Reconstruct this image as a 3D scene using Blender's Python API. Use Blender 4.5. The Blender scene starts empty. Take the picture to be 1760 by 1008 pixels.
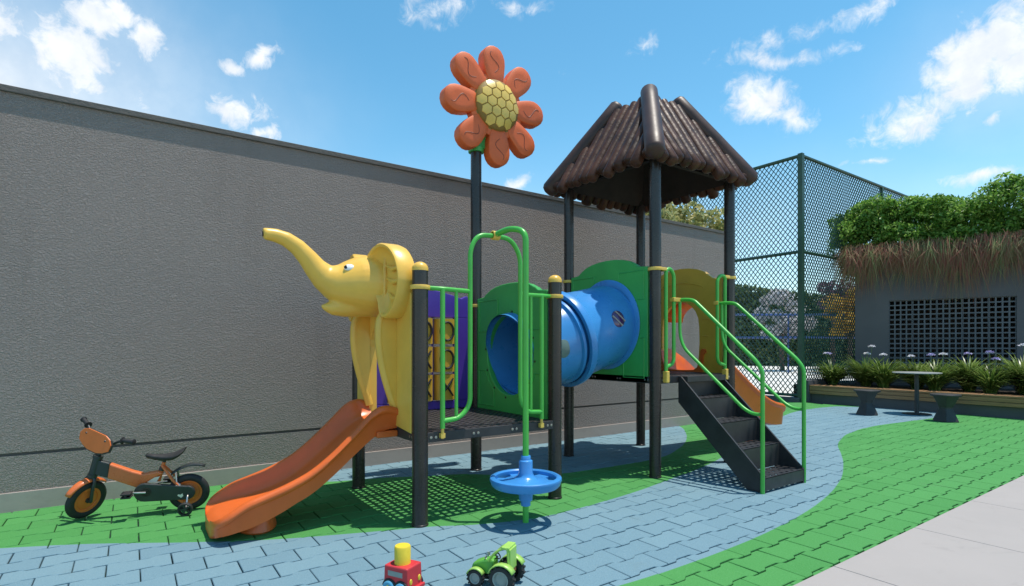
import bpy, bmesh, math, random
import numpy as np
from mathutils import Vector, Matrix, Euler

R = math.radians
PI = math.pi
random.seed(7)
rng = np.random.default_rng(11)
scene = bpy.context.scene
COL = scene.collection

# ------------------------------------------------------------------ camera, sky, sun, exposure
CAM_YAW = 34.96
cam_data = bpy.data.cameras.new('camera')
cam_data.sensor_width = 36.0
cam_data.lens = 937.0 / 1760.0 * 36.0
cam_data.shift_y = 93.0 / 1760.0
cam_data.clip_start = 0.05
cam_data.clip_end = 2000
cam = bpy.data.objects.new('camera', cam_data)
cam.location = (0, 0, 1.3)
cam.rotation_euler = (R(90), 0, R(-CAM_YAW))
COL.objects.link(cam)
scene.camera = cam

SUN = Vector((0.197, -0.137, 1.0)).normalized()
SUN_EL = math.asin(SUN.z)
SUN_AZ = math.atan2(SUN.x, SUN.y)
sun_data = bpy.data.lights.new('sun', 'SUN')
sun_data.energy = 3.7
sun_data.angle = R(0.6)
sun_data.color = (1.0, 0.935, 0.84)
sun = bpy.data.objects.new('sun', sun_data)
sun.rotation_euler = SUN.to_track_quat('Z', 'Y').to_euler()
sun.location = (2, -2, 12)
COL.objects.link(sun)

scene.view_settings.view_transform = 'Standard'
scene.view_settings.look = 'None'
scene.view_settings.gamma = 1.0
scene.view_settings.exposure = 0.36
scene.view_settings.use_curve_mapping = False
scene.render.engine = 'CYCLES'
try:
    scene.cycles.max_bounces = 7
    scene.cycles.transparent_max_bounces = 8
    scene.cycles.use_denoising = True
except Exception:
    pass

world = bpy.data.worlds.new('World')
scene.world = world
world.use_nodes = True


class NT:
    """small helper round a node tree"""
    def __init__(self, tree):
        self.t = tree
        self.n = tree.nodes
        self.l = tree.links

    def node(self, kind, **props):
        nd = self.n.new(kind)
        for k, v in props.items():
            setattr(nd, k, v)
        return nd

    def link(self, a, b):
        self.l.new(a, b)

    def put(self, sock, v):
        if isinstance(v, bpy.types.NodeSocket):
            self.link(v, sock)
        else:
            sock.default_value = v

    def math(self, op, a, b=None, c=None, clamp=False):
        nd = self.node('ShaderNodeMath', operation=op, use_clamp=clamp)
        self.put(nd.inputs[0], a)
        if b is not None:
            self.put(nd.inputs[1], b)
        if c is not None:
            self.put(nd.inputs[2], c)
        return nd.outputs[0]

    def mix(self, fac, a, b, blend='MIX'):
        nd = self.node('ShaderNodeMix', data_type='RGBA', blend_type=blend)
        self.put(nd.inputs[0], fac)
        self.put(nd.inputs[6], a)
        self.put(nd.inputs[7], b)
        return nd.outputs[2]

    def noise(self, vec, scale, detail=3, rough=0.5, dist=0.0):
        nd = self.node('ShaderNodeTexNoise')
        if vec is not None:
            self.link(vec, nd.inputs['Vector'])
        nd.inputs['Scale'].default_value = scale
        nd.inputs['Detail'].default_value = detail
        nd.inputs['Roughness'].default_value = rough
        nd.inputs['Distortion'].default_value = dist
        return nd.outputs[0]

    def ramp(self, fac, stops):
        nd = self.node('ShaderNodeValToRGB')
        self.link(fac, nd.inputs[0])
        el = nd.color_ramp.elements
        while len(el) < len(stops):
            el.new(0.5)
        for e, (p, c) in zip(el, stops):
            e.position = p
            e.color = c if len(c) == 4 else (*c, 1)
        return nd.outputs[0]

    def smooth(self, v, lo, hi):
        nd = self.node('ShaderNodeMapRange', interpolation_type='SMOOTHSTEP')
        self.put(nd.inputs[0], v)
        nd.inputs[1].default_value = lo
        nd.inputs[2].default_value = hi
        return nd.outputs[0]


def build_sky():
    w = NT(world.node_tree)
    w.n.clear()
    out = w.node('ShaderNodeOutputWorld')
    bg = w.node('ShaderNodeBackground')
    bg.inputs['Strength'].default_value = 0.14
    w.link(bg.outputs[0], out.inputs[0])
    sky = w.node('ShaderNodeTexSky', sky_type='NISHITA', sun_disc=False)
    sky.sun_elevation = SUN_EL
    sky.sun_rotation = SUN_AZ
    sky.air_density = 1.0
    sky.dust_density = 0.1
    sky.ozone_density = 1.0
    tc = w.node('ShaderNodeTexCoord')
    d = tc.outputs['Generated']
    sep = w.node('ShaderNodeSeparateXYZ')
    w.link(d, sep.inputs[0])
    az = w.math('ARCTAN2', sep.outputs[0], sep.outputs[1])
    el = w.math('ARCSINE', sep.outputs[2])
    comb = w.node('ShaderNodeCombineXYZ')
    w.link(az, comb.inputs[0])
    w.link(el, comb.inputs[1])
    ae = comb.outputs[0]
    # gently warp the sky coordinates so that cloud outlines break up
    wn = w.node('ShaderNodeTexNoise')
    w.link(ae, wn.inputs['Vector'])
    wn.inputs['Scale'].default_value = 9.0
    wn.inputs['Detail'].default_value = 4
    vm = w.node('ShaderNodeVectorMath', operation='MULTIPLY_ADD')
    w.link(wn.outputs['Color'], vm.inputs[0])
    vm.inputs[1].default_value = (0.10, 0.07, 0)
    vm.inputs[2].default_value = (-0.05, -0.035, 0)
    va = w.node('ShaderNodeVectorMath', operation='ADD')
    w.link(vm.outputs[0], va.inputs[0])
    w.link(ae, va.inputs[1])
    wae = va.outputs[0]
    # single clouds: azimuth, elevation (degrees), half sizes, tilt, weight
    blobs = CLOUDS
    acc = None
    for (a0, e0, ra, re, rot, wt) in blobs:
        mp = w.node('ShaderNodeMapping', vector_type='TEXTURE')
        w.link(wae, mp.inputs['Vector'])
        mp.inputs['Location'].default_value = (R(a0), R(e0), 0)
        mp.inputs['Rotation'].default_value = (0, 0, R(rot))
        mp.inputs['Scale'].default_value = (R(ra), R(re), 1)
        gr = w.node('ShaderNodeTexGradient', gradient_type='SPHERICAL')
        w.link(mp.outputs[0], gr.inputs[0])
        v = w.math('MULTIPLY', gr.outputs['Fac'], wt)
        acc = v if acc is None else w.math('MAXIMUM', acc, v)
    # scattered clouds over the whole of the sky
    far = w.noise(wae, 3.2, 5, 0.55)
    far = w.math('MULTIPLY', w.smooth(far, 0.64, 0.82), 0.75)
    acc = w.math('MAXIMUM', acc, far)
    fine = w.noise(ae, 34.0, 9, 0.66, 0.5)
    wisp = w.noise(ae, 8.0, 6, 0.6, 0.4)
    dens = w.math('ADD', acc, w.math('MULTIPLY', w.math('SUBTRACT', fine, 0.5), 1.55))
    dens = w.math('ADD', dens, w.math('MULTIPLY', w.math('SUBTRACT', wisp, 0.5), 0.8))
    dens = w.math('MULTIPLY', dens, w.smooth(acc, 0.0, 0.12))
    fac = w.math('MULTIPLY', w.smooth(dens, 0.14, 0.95), 0.95)
    hsv = w.node('ShaderNodeHueSaturation')
    hsv.inputs['Hue'].default_value = 0.478
    hsv.inputs['Saturation'].default_value = 1.24
    hsv.inputs['Value'].default_value = 1.12
    w.link(sky.outputs[0], hsv.inputs['Color'])
    # thin bright veil of high cloud on one side of the sky
    veil_blobs = None
    for (a0, e0, ra, re, wt) in VEILS:
        mp = w.node('ShaderNodeMapping', vector_type='TEXTURE')
        w.link(wae, mp.inputs['Vector'])
        mp.inputs['Location'].default_value = (R(a0), R(e0), 0)
        mp.inputs['Scale'].default_value = (R(ra), R(re), 1)
        gr = w.node('ShaderNodeTexGradient', gradient_type='QUADRATIC_SPHERE')
        w.link(mp.outputs[0], gr.inputs[0])
        v = w.math('MULTIPLY', gr.outputs['Fac'], wt)
        veil_blobs = v if veil_blobs is None else w.math('MAXIMUM', veil_blobs, v)
    fac = w.math('MAXIMUM', fac, w.math('MULTIPLY', veil_blobs, w.math('ADD', 0.75, w.math('MULTIPLY', wisp, 0.5))))
    shade = w.mix(w.smooth(w.noise(ae, 14.0, 5, 0.6), 0.35, 0.65), (4.9, 5.2, 5.6, 1), (6.0, 6.1, 6.2, 1))
    col = w.mix(fac, hsv.outputs[0], shade)
    w.link(col, bg.inputs['Color'])


def sky_at(px, py):
    """azimuth and elevation (degrees) of a direction seen from the camera"""
    rx, uz = (px - 880) / 937.0, (597 - py) / 937.0
    a = CAM_YAW + math.degrees(math.atan(rx))
    e = math.degrees(math.atan2(uz, math.hypot(1, rx)))
    return a, e


CLOUDS = []
for (px, py, rw, rh, rot, wt) in [
        (10, 30, 70, 60, 0, 1.1), (125, 85, 120, 90, 25, 1.3), (175, 40, 85, 55, 0, 1.2), (255, 80, 56, 46, 0, 1.1),
        (90, 150, 50, 25, 0, .6), (455, 95, 50, 26, 12, 0.95), (395, 112, 45, 18, 12, .8), (405, 190, 78, 44, 0, 1.0), (245, 175, 35, 25, 0, .7),
        (470, 232, 50, 16, -12, 0.85), (890, 312, 45, 22, 0, 0.8), (760, 15, 90, 30, 8, .62), (900, 8, 70, 22, 0, .6),
        (1310, 170, 82, 42, -4, 1.0), (1365, 205, 62, 30, -4, 0.85), (1340, 104, 170, 22, -4, 0.6), (1330, 66, 150, 22, 6, .5),
        (1690, 95, 190, 85, 36, 1.15), (1570, 195, 140, 55, 22, 1.0), (1760, 110, 110, 90, 20, 1.1), (1690, 200, 50, 20, 15, .7), (1480, 20, 90, 22, 10, .6),
        (1480, 280, 75, 14, -3, 0.7), (1680, 300, 110, 24, 5, 0.75), (1105, 70, 35, 22, 40, .6)]:
    a, e = sky_at(px, py)
    k = math.cos(math.atan((px - 880) / 937.0))
    CLOUDS.append((a, e, math.degrees(rw / 937.0) * k * k, math.degrees(rh / 937.0) * k, rot, wt))
VEILS = []
for (px, py, rw, rh, wt) in [(-60, 170, 760, 420, 0.95), (1760, 120, 300, 220, 0.35), (880, 420, 2600, 230, 0.30)]:
    a, e = sky_at(px, py)
    VEILS.append((a, e, math.degrees(rw / 937.0) * 0.8, math.degrees(rh / 937.0) * 0.8, wt))
build_sky()

# ------------------------------------------------------------------ materials
MATS = {}


def new_mat(name):
    m = bpy.data.materials.new(name)
    m.use_nodes = True
    t = NT(m.node_tree)
    b = t.n['Principled BSDF']
    MATS[name] = m
    return m, t, b


def wpos(t):
    return t.node('ShaderNodeNewGeometry').outputs['Position']


def bump(t, b, h, strength, dist):
    bp = t.node('ShaderNodeBump')
    bp.inputs['Strength'].default_value = strength
    bp.inputs['Distance'].default_value = dist
    t.link(h, bp.inputs['Height'])
    t.link(bp.outputs[0], b.inputs['Normal'])


def plain(name, col, rough=0.4, var=0.12, vscale=6.0, bscale=0, bstr=0.1, bdist=0.002, metal=0.0, coat=0.0, spec=0.5, scuff=0.0):
    m, t, b = new_mat(name)
    tc = t.node('ShaderNodeTexCoord')
    p = tc.outputs['Object']
    n = t.noise(p, vscale, 5, 0.6)
    c = t.mix(t.smooth(n, 0.3, 0.7), (*[x * (1 - var) for x in col], 1), (*[min(1, x * (1 + var)) for x in col], 1))
    rn = t.noise(p, vscale * 3.3, 4, 0.6)
    rr = t.node('ShaderNodeMapRange')
    t.link(rn, rr.inputs[0])
    rr.inputs[3].default_value = max(0.03, rough - 0.09)
    rr.inputs[4].default_value = min(1, rough + 0.12)
    t.link(rr.outputs[0], b.inputs['Roughness'])
    if scuff:
        s = t.noise(p, 55, 6, 0.75, 1.5)
        c = t.mix(t.math('MULTIPLY', t.smooth(s, 0.62, 0.75), scuff), c, (0.35, 0.32, 0.28, 1))
    t.link(c, b.inputs['Base Color'])
    b.inputs['Metallic'].default_value = metal
    b.inputs['Specular IOR Level'].default_value = spec
    if coat:
        b.inputs['Coat Weight'].default_value = coat
        b.inputs['Coat Roughness'].default_value = 0.12
    if bscale:
        bump(t, b, t.noise(p, bscale, 4, 0.6), bstr, bdist)
    return m


plain('post_paint', (0.034, 0.027, 0.024), 0.26, 0.2, 3, spec=0.45, scuff=0.03)
plain('yellow', (0.85, 0.50, 0.08), 0.32, 0.07, 3, bscale=40, bstr=0.05, scuff=0.03)
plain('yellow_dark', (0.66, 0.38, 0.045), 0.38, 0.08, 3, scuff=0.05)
plain('clamp_yellow', (0.80, 0.50, 0.09), 0.4, 0.1, 9, scuff=0.08)
plain('orange', (0.68, 0.130, 0.022), 0.3, 0.08, 3, bscale=50, bstr=0.04, scuff=0.04)
plain('flower_orange', (0.70, 0.125, 0.026), 0.5, 0.06, 4, bscale=60, bstr=0.06)
plain('flower_groove_shade', (0.22, 0.04, 0.015), 0.55, 0.06, 4)
plain('flower_yellow', (0.78, 0.52, 0.11), 0.38, 0.1, 7)
plain('flower_seam', (0.25, 0.15, 0.025), 0.6, 0.1, 7)
plain('blue', (0.05, 0.255, 0.60), 0.28, 0.08, 3, bscale=45, bstr=0.05, scuff=0.03)
plain('green', (0.075, 0.44, 0.06), 0.33, 0.08, 3, scuff=0.03)
plain('green_panel', (0.055, 0.40, 0.085), 0.38, 0.08, 3, bscale=50, bstr=0.05, scuff=0.03)
plain('purple', (0.085, 0.035, 0.36), 0.4, 0.08, 3, scuff=0.03)
plain('porthole', (0.06, 0.02, 0.10), 0.12, 0.05, 4, coat=0.5)
plain('roof_brown', (0.058, 0.023, 0.012), 0.4, 0.6, 4, bscale=9, bstr=0.35, bdist=0.02, spec=0.25)
plain('roof_log', (0.050, 0.021, 0.012), 0.46, 0.3, 5, bscale=30, bstr=0.12, bdist=0.006)
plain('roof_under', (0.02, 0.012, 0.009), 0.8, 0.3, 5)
plain('deck', (0.034, 0.030, 0.031), 0.5, 0.25, 9, bscale=120, bstr=0.1, scuff=0.1)
plain('stair', (0.026, 0.025, 0.027), 0.45, 0.25, 7, bscale=140, bstr=0.08, scuff=0.07)
plain('black_mark', (0.02, 0.015, 0.012), 0.5)
plain('white_eye', (0.85, 0.85, 0.85), 0.15)
plain('black_eye', (0.01, 0.01, 0.01), 0.12)
plain('bolt', (0.35, 0.33, 0.3), 0.35, metal=0.9)
plain('rubber', (0.02, 0.02, 0.021), 0.65, 0.25, 12, bscale=90, bstr=0.2)
plain('bike_orange', (0.66, 0.15, 0.035), 0.28, 0.06, 8, coat=0.3)
plain('bike_plate', (0.76, 0.165, 0.03), 0.4, 0.05, 8)
plain('bike_dark', (0.028, 0.034, 0.034), 0.4, 0.15, 8)
plain('bike_metal', (0.5, 0.48, 0.45), 0.3, metal=0.9)
plain('bike_decal', (0.75, 0.68, 0.55), 0.4)
plain('toy_red', (0.58, 0.035, 0.045), 0.45, 0.06, 14, bscale=80, bstr=0.05)
plain('toy_yellow', (0.78, 0.56, 0.04), 0.45, 0.06, 14)
plain('toy_blue', (0.10, 0.36, 0.55), 0.4, 0.05, 9)
plain('toy_grey', (0.30, 0.32, 0.30), 0.35, 0.1, 9)
plain('toy_green', (0.13, 0.42, 0.06), 0.35, 0.1, 14)
plain('toy_lime', (0.35, 0.58, 0.12), 0.35, 0.06, 14)
plain('toy_brown', (0.30, 0.13, 0.05), 0.5, 0.1, 14)
plain('fence_green', (0.020, 0.065, 0.040), 0.42, 0.15, 4)
plain('wire', (0.018, 0.062, 0.046), 0.45, 0.2, 4)
plain('rail_grey', (0.12, 0.17, 0.15), 0.45, 0.15, 4)
plain('concrete_dark', (0.085, 0.088, 0.096), 0.85, 0.12, 1.5, bscale=60, bstr=0.15, bdist=0.003)
plain('building_paint', (0.128, 0.118, 0.122), 0.8, 0.08, 0.9, bscale=70, bstr=0.12, bdist=0.003)
plain('block_grey', (0.14, 0.143, 0.155), 0.85, 0.12, 3, bscale=70, bstr=0.12, bdist=0.002)
plain('stool', (0.030, 0.030, 0.032), 0.55, 0.2, 6, bscale=80, bstr=0.1)
plain('table_top', (0.33, 0.34, 0.33), 0.3, 0.06, 5)
plain('soil', (0.035, 0.024, 0.016), 0.95, 0.4, 20, bscale=35, bstr=0.8, bdist=0.03)
plain('court', (0.62, 0.61, 0.57), 0.8, 0.06, 0.6)
plain('ground', (0.20, 0.19, 0.18), 0.9, 0.15, 0.4)
plain('pad', (0.016, 0.045, 0.042), 0.95, 0.3, 14)
plain('blue_rail', (0.03, 0.07, 0.22), 0.4)
plain('bark', (0.10, 0.07, 0.05), 0.9, 0.3, 14, bscale=30, bstr=0.6, bdist=0.01)


def wood_mat():
    m, t, b = new_mat('wood')
    tc = t.node('ShaderNodeTexCoord')
    mp = t.node('ShaderNodeMapping')
    t.link(tc.outputs['Object'], mp.inputs[0])
    mp.inputs['Scale'].default_value = (30, 1.2, 30)
    n = t.noise(mp.outputs[0], 1.5, 6, 0.65, 0.8)
    c = t.ramp(n, [(0.25, (0.14, 0.07, 0.03)), (0.55, (0.30, 0.16, 0.07)), (0.8, (0.40, 0.23, 0.11))])
    t.link(c, b.inputs['Base Color'])
    b.inputs['Roughness'].default_value = 0.55
    bump(t, b, n, 0.2, 0.003)


wood_mat()


def wall_mat(name, lo, hi, scale, strength, dist):
    m, t, b = new_mat(name)
    p = wpos(t)
    mp = t.node('ShaderNodeMapping')
    t.link(p, mp.inputs[0])
    mp.inputs['Scale'].default_value = (0.8, 1, 1.15)
    big = t.noise(p, 0.55, 5, 0.6)
    g = t.noise(mp.outputs[0], scale, 3, 0.6, 0.25)
    g2 = t.noise(mp.outputs[0], scale * 2.6, 3, 0.6)
    h = t.math('ADD', t.smooth(g, 0.34, 0.68), t.math('MULTIPLY', g2, 0.35))
    c = t.mix(big, (*lo, 1), (*hi, 1))
    # render hollows are darker; a little dirt runs down from the coping
    mps = t.node('ShaderNodeMapping')
    t.link(p, mps.inputs[0])
    mps.inputs['Scale'].default_value = (2.6, 1, 0.25)
    streak = t.smooth(t.noise(mps.outputs[0], 1.6, 5, 0.6), 0.52, 0.75)
    c = t.mix(t.math('MULTIPLY', streak, 0.18), c, (lo[0] * 0.6, lo[1] * 0.58, lo[2] * 0.55, 1))
    c = t.mix(t.math('MULTIPLY', t.smooth(g, 0.5, 0.3), 0.12), c, (lo[0] * 0.55, lo[1] * 0.55, lo[2] * 0.55, 1))
    t.link(c, b.inputs['Base Color'])
    b.inputs['Roughness'].default_value = 0.9
    b.inputs['Specular IOR Level'].default_value = 0.25
    bump(t, b, h, strength, dist)


wall_mat('stucco', (0.318, 0.270, 0.246), (0.375, 0.320, 0.292), 82, 0.9, 0.0115)
wall_mat('coping', (0.12, 0.108, 0.10), (0.16, 0.145, 0.13), 40, 0.4, 0.004)
wall_mat('plinth', (0.36, 0.30, 0.265), (0.43, 0.365, 0.325), 12, 0.12, 0.003)


def walkway_mat():
    m, t, b = new_mat('walkway')
    p = wpos(t)
    big = t.noise(p, 1.3, 5, 0.6)
    fine = t.noise(p, 120, 3, 0.6)
    c = t.mix(big, (0.33, 0.295, 0.275, 1), (0.41, 0.365, 0.34, 1))
    c = t.mix(t.math('MULTIPLY', fine, 0.18), c, (0.30, 0.28, 0.27, 1))
    stain = t.smooth(t.noise(p, 3.4, 7, 0.7, 0.8), 0.55, 0.72)
    c = t.mix(t.math('MULTIPLY', stain, 0.22), c, (0.22, 0.20, 0.185, 1))
    t.link(c, b.inputs['Base Color'])
    b.inputs['Roughness'].default_value = 0.75
    bump(t, b, fine, 0.12, 0.002)


walkway_mat()

# the painted paving: the blue course has curved edges y = f(x)
X0, X1, Y0, Y1 = -4.0, 14.0, 0.0, 8.0
UPPER = [(-4, 6.2), (-2.0, 5.35), (-.69, 4.78), (-.3, 4.59), (.21, 4.28), (.62, 4.03), (1.25, 3.76), (1.78, 3.57), (2.08, 3.42), (2.65, 3.29), (3.0, 3.3), (3.6, 3.36),
         (4.32, 3.5), (4.92, 3.62), (6.0, 3.95), (7.2, 4.4), (8.5, 4.95), (10.03, 5.48), (11.2, 5.76), (11.76, 5.8), (12.69, 5.7), (12.98, 5.35), (13.4, 5.0)]
LOWER = [(-4, 3.4), (-1, 2.7), (1, 2.25), (2.16, 2.1), (2.57, 2.08), (3.14, 2.08), (3.76, 2.12), (4.59, 2.24), (5.56, 2.49), (6.43, 2.83), (7.1, 3.15), (7.71, 3.46),
         (8.23, 3.65), (8.89, 3.83), (9.99, 3.94), (10.94, 3.87), (12.2, 3.76), (13.4, 3.7)]
WALLB = [(-4, 7.5), (1.2, 7.0), (1.4, 5.9), (1.55, 5.35), (1.75, 5.27), (2.02, 5.2), (2.48, 4.99), (2.81, 4.85), (3.2, 4.49), (3.59, 4.31), (4.32, 4.25), (4.84, 4.24),
         (5.18, 4.28), (5.72, 4.49), (6.06, 4.66), (6.57, 5.0), (6.82, 5.2), (7.39, 5.76), (7.6, 6.2), (8.0, 7.5), (13.4, 7.5)]


def paving_mat():
    m, t, b = new_mat('rubber_paving')
    p = wpos(t)
    sep = t.node('ShaderNodeSeparateXYZ')
    t.link(p, sep.inputs[0])
    x, y = sep.outputs[0], sep.outputs[1]
    xn = t.math('DIVIDE', t.math('SUBTRACT', x, X0), X1 - X0)
    yn = t.math('DIVIDE', t.math('SUBTRACT', y, Y0), Y1 - Y0)

    def edge(pts):
        nd = t.node('ShaderNodeFloatCurve')
        t.link(xn, nd.inputs['Value'])
        cv = nd.mapping.curves[0]
        P = [((a - X0) / (X1 - X0), (q - Y0) / (Y1 - Y0)) for a, q in pts]
        cv.points[0].location = P[0]
        cv.points[1].location = P[-1]
        for q in P[1:-1]:
            cv.points.new(*q)
        nd.mapping.update()
        return nd.outputs[0]
    e = 0.0006
    inU = t.smooth(t.math('SUBTRACT', edge(UPPER), yn), -e, e)
    inL = t.smooth(t.math('SUBTRACT', yn, edge(LOWER)), -e, e)
    inW = t.smooth(t.math('SUBTRACT', yn, edge(WALLB)), -e, e)
    blue = t.math('MAXIMUM', t.math('MULTIPLY', inU, inL), inW)
    # slight difference from tile to tile
    row = t.math('FLOOR', t.math('DIVIDE', t.math('SUBTRACT', y, 2.53), 0.19))
    odd = t.math('MODULO', t.math('ADD', row, 100), 2)
    xo = t.math('SUBTRACT', t.math('SUBTRACT', x, 1.994), t.math('MULTIPLY', odd, 0.1625))
    colm = t.math('FLOOR', t.math('DIVIDE', xo, 0.325))
    cb = t.node('ShaderNodeCombineXYZ')
    t.link(row, cb.inputs[0])
    t.link(colm, cb.inputs[1])
    wn = t.node('ShaderNodeTexWhiteNoise', noise_dimensions='2D')
    t.link(cb.outputs[0], wn.inputs['Vector'])
    big = t.noise(p, 0.9, 5, 0.6)
    fine = t.noise(p, 130, 3, 0.75)
    mid = t.noise(p, 45, 4, 0.65)
    base = t.mix(blue, (0.048, 0.218, 0.050, 1), (0.122, 0.218, 0.272, 1))
    light = t.mix(blue, (0.082, 0.295, 0.080, 1), (0.185, 0.298, 0.345, 1))
    k = t.math('ADD', t.math('MULTIPLY', wn.outputs[0], 0.36), t.math('ADD', t.math('MULTIPLY', big, 0.35), t.math('MULTIPLY', mid, 0.35)))
    c = t.mix(k, base, light)
    speck = t.smooth(fine, 0.57, 0.68)
    c = t.mix(t.math('MULTIPLY', speck, 0.45), c, t.mix(blue, (0.16, 0.39, 0.17, 1), (0.32, 0.42, 0.46, 1)))
    dark = t.smooth(fine, 0.42, 0.33)
    c = t.mix(t.math('MULTIPLY', dark, 0.5), c, t.mix(blue, (0.018, 0.12, 0.035, 1), (0.06, 0.13, 0.19, 1)))
    dirt = t.smooth(t.noise(p, 2.3, 6, 0.7), 0.58, 0.78)
    c = t.mix(t.math('MULTIPLY', dirt, 0.22), c, (0.14, 0.15, 0.12, 1))
    t.link(c, b.inputs['Base Color'])
    b.inputs['Roughness'].default_value = 0.88
    b.inputs['Specular IOR Level'].default_value = 0.3
    bump(t, b, t.math('ADD', fine, t.math('MULTIPLY', mid, 0.8)), 0.5, 0.0025)


paving_mat()


def leaf_mat(name, c1, c2, c3, trans=0.3, rough=0.45, scale=5.0):
    m, t, b = new_mat(name)
    p = wpos(t)
    n = t.noise(p, scale, 3, 0.6)
    geo = t.node('ShaderNodeNewGeometry')
    rnd = geo.outputs['Random Per Island']
    k = t.math('ADD', t.math('MULTIPLY', n, 0.5), t.math('MULTIPLY', rnd, 0.5))
    c = t.ramp(k, [(0.2, c1), (0.5, c2), (0.8, c3)])
    t.link(c, b.inputs['Base Color'])
    b.inputs['Roughness'].default_value = rough
    tr = t.node('ShaderNodeBsdfTranslucent')
    t.link(c, tr.inputs['Color'])
    mx = t.node('ShaderNodeMixShader')
    mx.inputs[0].default_value = trans
    t.link(b.outputs[0], mx.inputs[1])
    t.link(tr.outputs[0], mx.inputs[2])
    t.link(mx.outputs[0], t.n['Material Output'].inputs[0])


leaf_mat('hedge_leaf', (0.06, 0.16, 0.02), (0.17, 0.34, 0.05), (0.38, 0.56, 0.14), trans=0.45)
leaf_mat('dark_leaf', (0.05, 0.09, 0.03), (0.11, 0.17, 0.06), (0.22, 0.27, 0.13))
leaf_mat('blade', (0.07, 0.13, 0.02), (0.16, 0.25, 0.05), (0.32, 0.39, 0.12), rough=0.35)
leaf_mat('fringe', (0.38, 0.10, 0.07), (0.33, 0.16, 0.085), (0.25, 0.36, 0.12), rough=0.6, scale=2.2)
leaf_mat('variegated', (0.17, 0.20, 0.06), (0.42, 0.42, 0.15), (0.66, 0.56, 0.26), scale=3)
leaf_mat('white_blossom', (0.30, 0.28, 0.30), (0.5, 0.48, 0.5), (0.68, 0.66, 0.66))
leaf_mat('purple_blossom', (0.14, 0.07, 0.12), (0.24, 0.13, 0.2), (0.35, 0.22, 0.28))
leaf_mat('yellow_blossom', (0.35, 0.20, 0.02), (0.55, 0.33, 0.03), (0.7, 0.46, 0.08))
leaf_mat('flower_white', (0.6, 0.58, 0.7), (0.75, 0.74, 0.82), (0.85, 0.85, 0.88))
leaf_mat('flower_lilac', (0.28, 0.25, 0.55), (0.40, 0.36, 0.66), (0.55, 0.52, 0.75))

# ------------------------------------------------------------------ mesh helpers


def orient(o, mat, smooth, bevel, seg=2):
    me = o.data
    if mat is not None:
        for m in (mat if isinstance(mat, (list, tuple)) else [mat]):
            me.materials.append(MATS[m])
    if smooth:
        me.polygons.foreach_set('use_smooth', [True] * len(me.polygons))
        try:
            me.set_sharp_from_angle(angle=R(smooth if smooth is not True else 38))
        except Exception:
            pass
    if bevel:
        bv = o.modifiers.new('bevel', 'BEVEL')
        bv.width = bevel
        bv.segments = seg
        bv.limit_method = 'ANGLE'
        bv.angle_limit = R(40)


def mk(name, bm, mat, parent=None, smooth=True, bevel=0, kind=None, label=None, seg=2):
    if isinstance(bm, bpy.types.Mesh):
        me = bm
    else:
        bmesh.ops.recalc_face_normals(bm, faces=bm.faces[:])
        me = bpy.data.meshes.new(name)
        bm.to_mesh(me)
        bm.free()
    o = bpy.data.objects.new(name, me)
    COL.objects.link(o)
    orient(o, mat, smooth, bevel, seg)
    if parent is not None:
        o.parent = parent
        if parent.get('_world'):
            o.matrix_parent_inverse = Matrix.Translation(-Vector(parent.location))
    if kind:
        o['kind'] = kind
    if label:
        o['label'] = label
    return o


def thing(name, label, cat, loc=(0, 0, 0), rot=(0, 0, 0), group=None, world=False):
    o = bpy.data.objects.new(name, None)
    o.empty_display_size = 0.1
    COL.objects.link(o)
    o.location = loc
    o.rotation_euler = rot
    o['label'] = label
    o['category'] = cat
    if group:
        o['group'] = group
    if world:
        o['_world'] = 1
    return o


def tag(o, label, cat, group=None):
    o['label'] = label
    o['category'] = cat
    if group:
        o['group'] = group
    return o


def B():
    return bmesh.new()


def box(bm, x0, x1, y0, y1, z0, z1, M=None, mi=0):
    vs = [bm.verts.new((x, y, z)) for z in (z0, z1) for y in (y0, y1) for x in (x0, x1)]
    F = [(0, 1, 3, 2), (4, 6, 7, 5), (0, 4, 5, 1), (2, 3, 7, 6), (0, 2, 6, 4), (1, 5, 7, 3)]
    for f in F:
        fc = bm.faces.new([vs[i] for i in f])
        fc.material_index = mi
    if M is not None:
        for v in vs:
            v.co = M @ v.co
    return bm


def fillet(pts, rad, n=6):
    """round the corners of a polyline"""
    P = [Vector(p) for p in pts]
    out = [P[0]]
    for i in range(1, len(P) - 1):
        a, b, c = P[i - 1], P[i], P[i + 1]
        u, v = (a - b), (c - b)
        r = min(rad, u.length * 0.48, v.length * 0.48)
        p, q = b + u.normalized() * r, b + v.normalized() * r
        for k in range(n + 1):
            s = k / n
            out.append(p * (1 - s) ** 2 + b * 2 * s * (1 - s) + q * s * s)
    out.append(P[-1])
    return out


def tube(bm, pts, r, seg=12, caps=True, flat=1.0, mi=0):
    P = [Vector(p) for p in pts]
    n = len(P)
    rs = r if isinstance(r, (list, tuple)) else [r] * n
    T = []
    for i in range(n):
        t = (P[min(i + 1, n - 1)] - P[max(i - 1, 0)])
        T.append(t.normalized() if t.length > 1e-9 else Vector((0, 0, 1)))
    ref = Vector((0, 0, 1)) if abs(T[0].z) < 0.9 else Vector((1, 0, 0))
    u = T[0].cross(ref).normalized()
    rings = []
    for i in range(n):
        u = (u - T[i] * u.dot(T[i])).normalized()
        v = T[i].cross(u)
        rings.append([bm.verts.new(P[i] + (u * math.cos(a) + v * math.sin(a) * flat) * rs[i]) for a in [2 * PI * k / seg for k in range(seg)]])
    for i in range(n - 1):
        for k in range(seg):
            f = bm.faces.new((rings[i][k], rings[i][(k + 1) % seg], rings[i + 1][(k + 1) % seg], rings[i + 1][k]))
            f.material_index = mi
    if caps:
        bm.faces.new(rings[0][::-1]).material_index = mi
        bm.faces.new(rings[-1]).material_index = mi
    return bm


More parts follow.
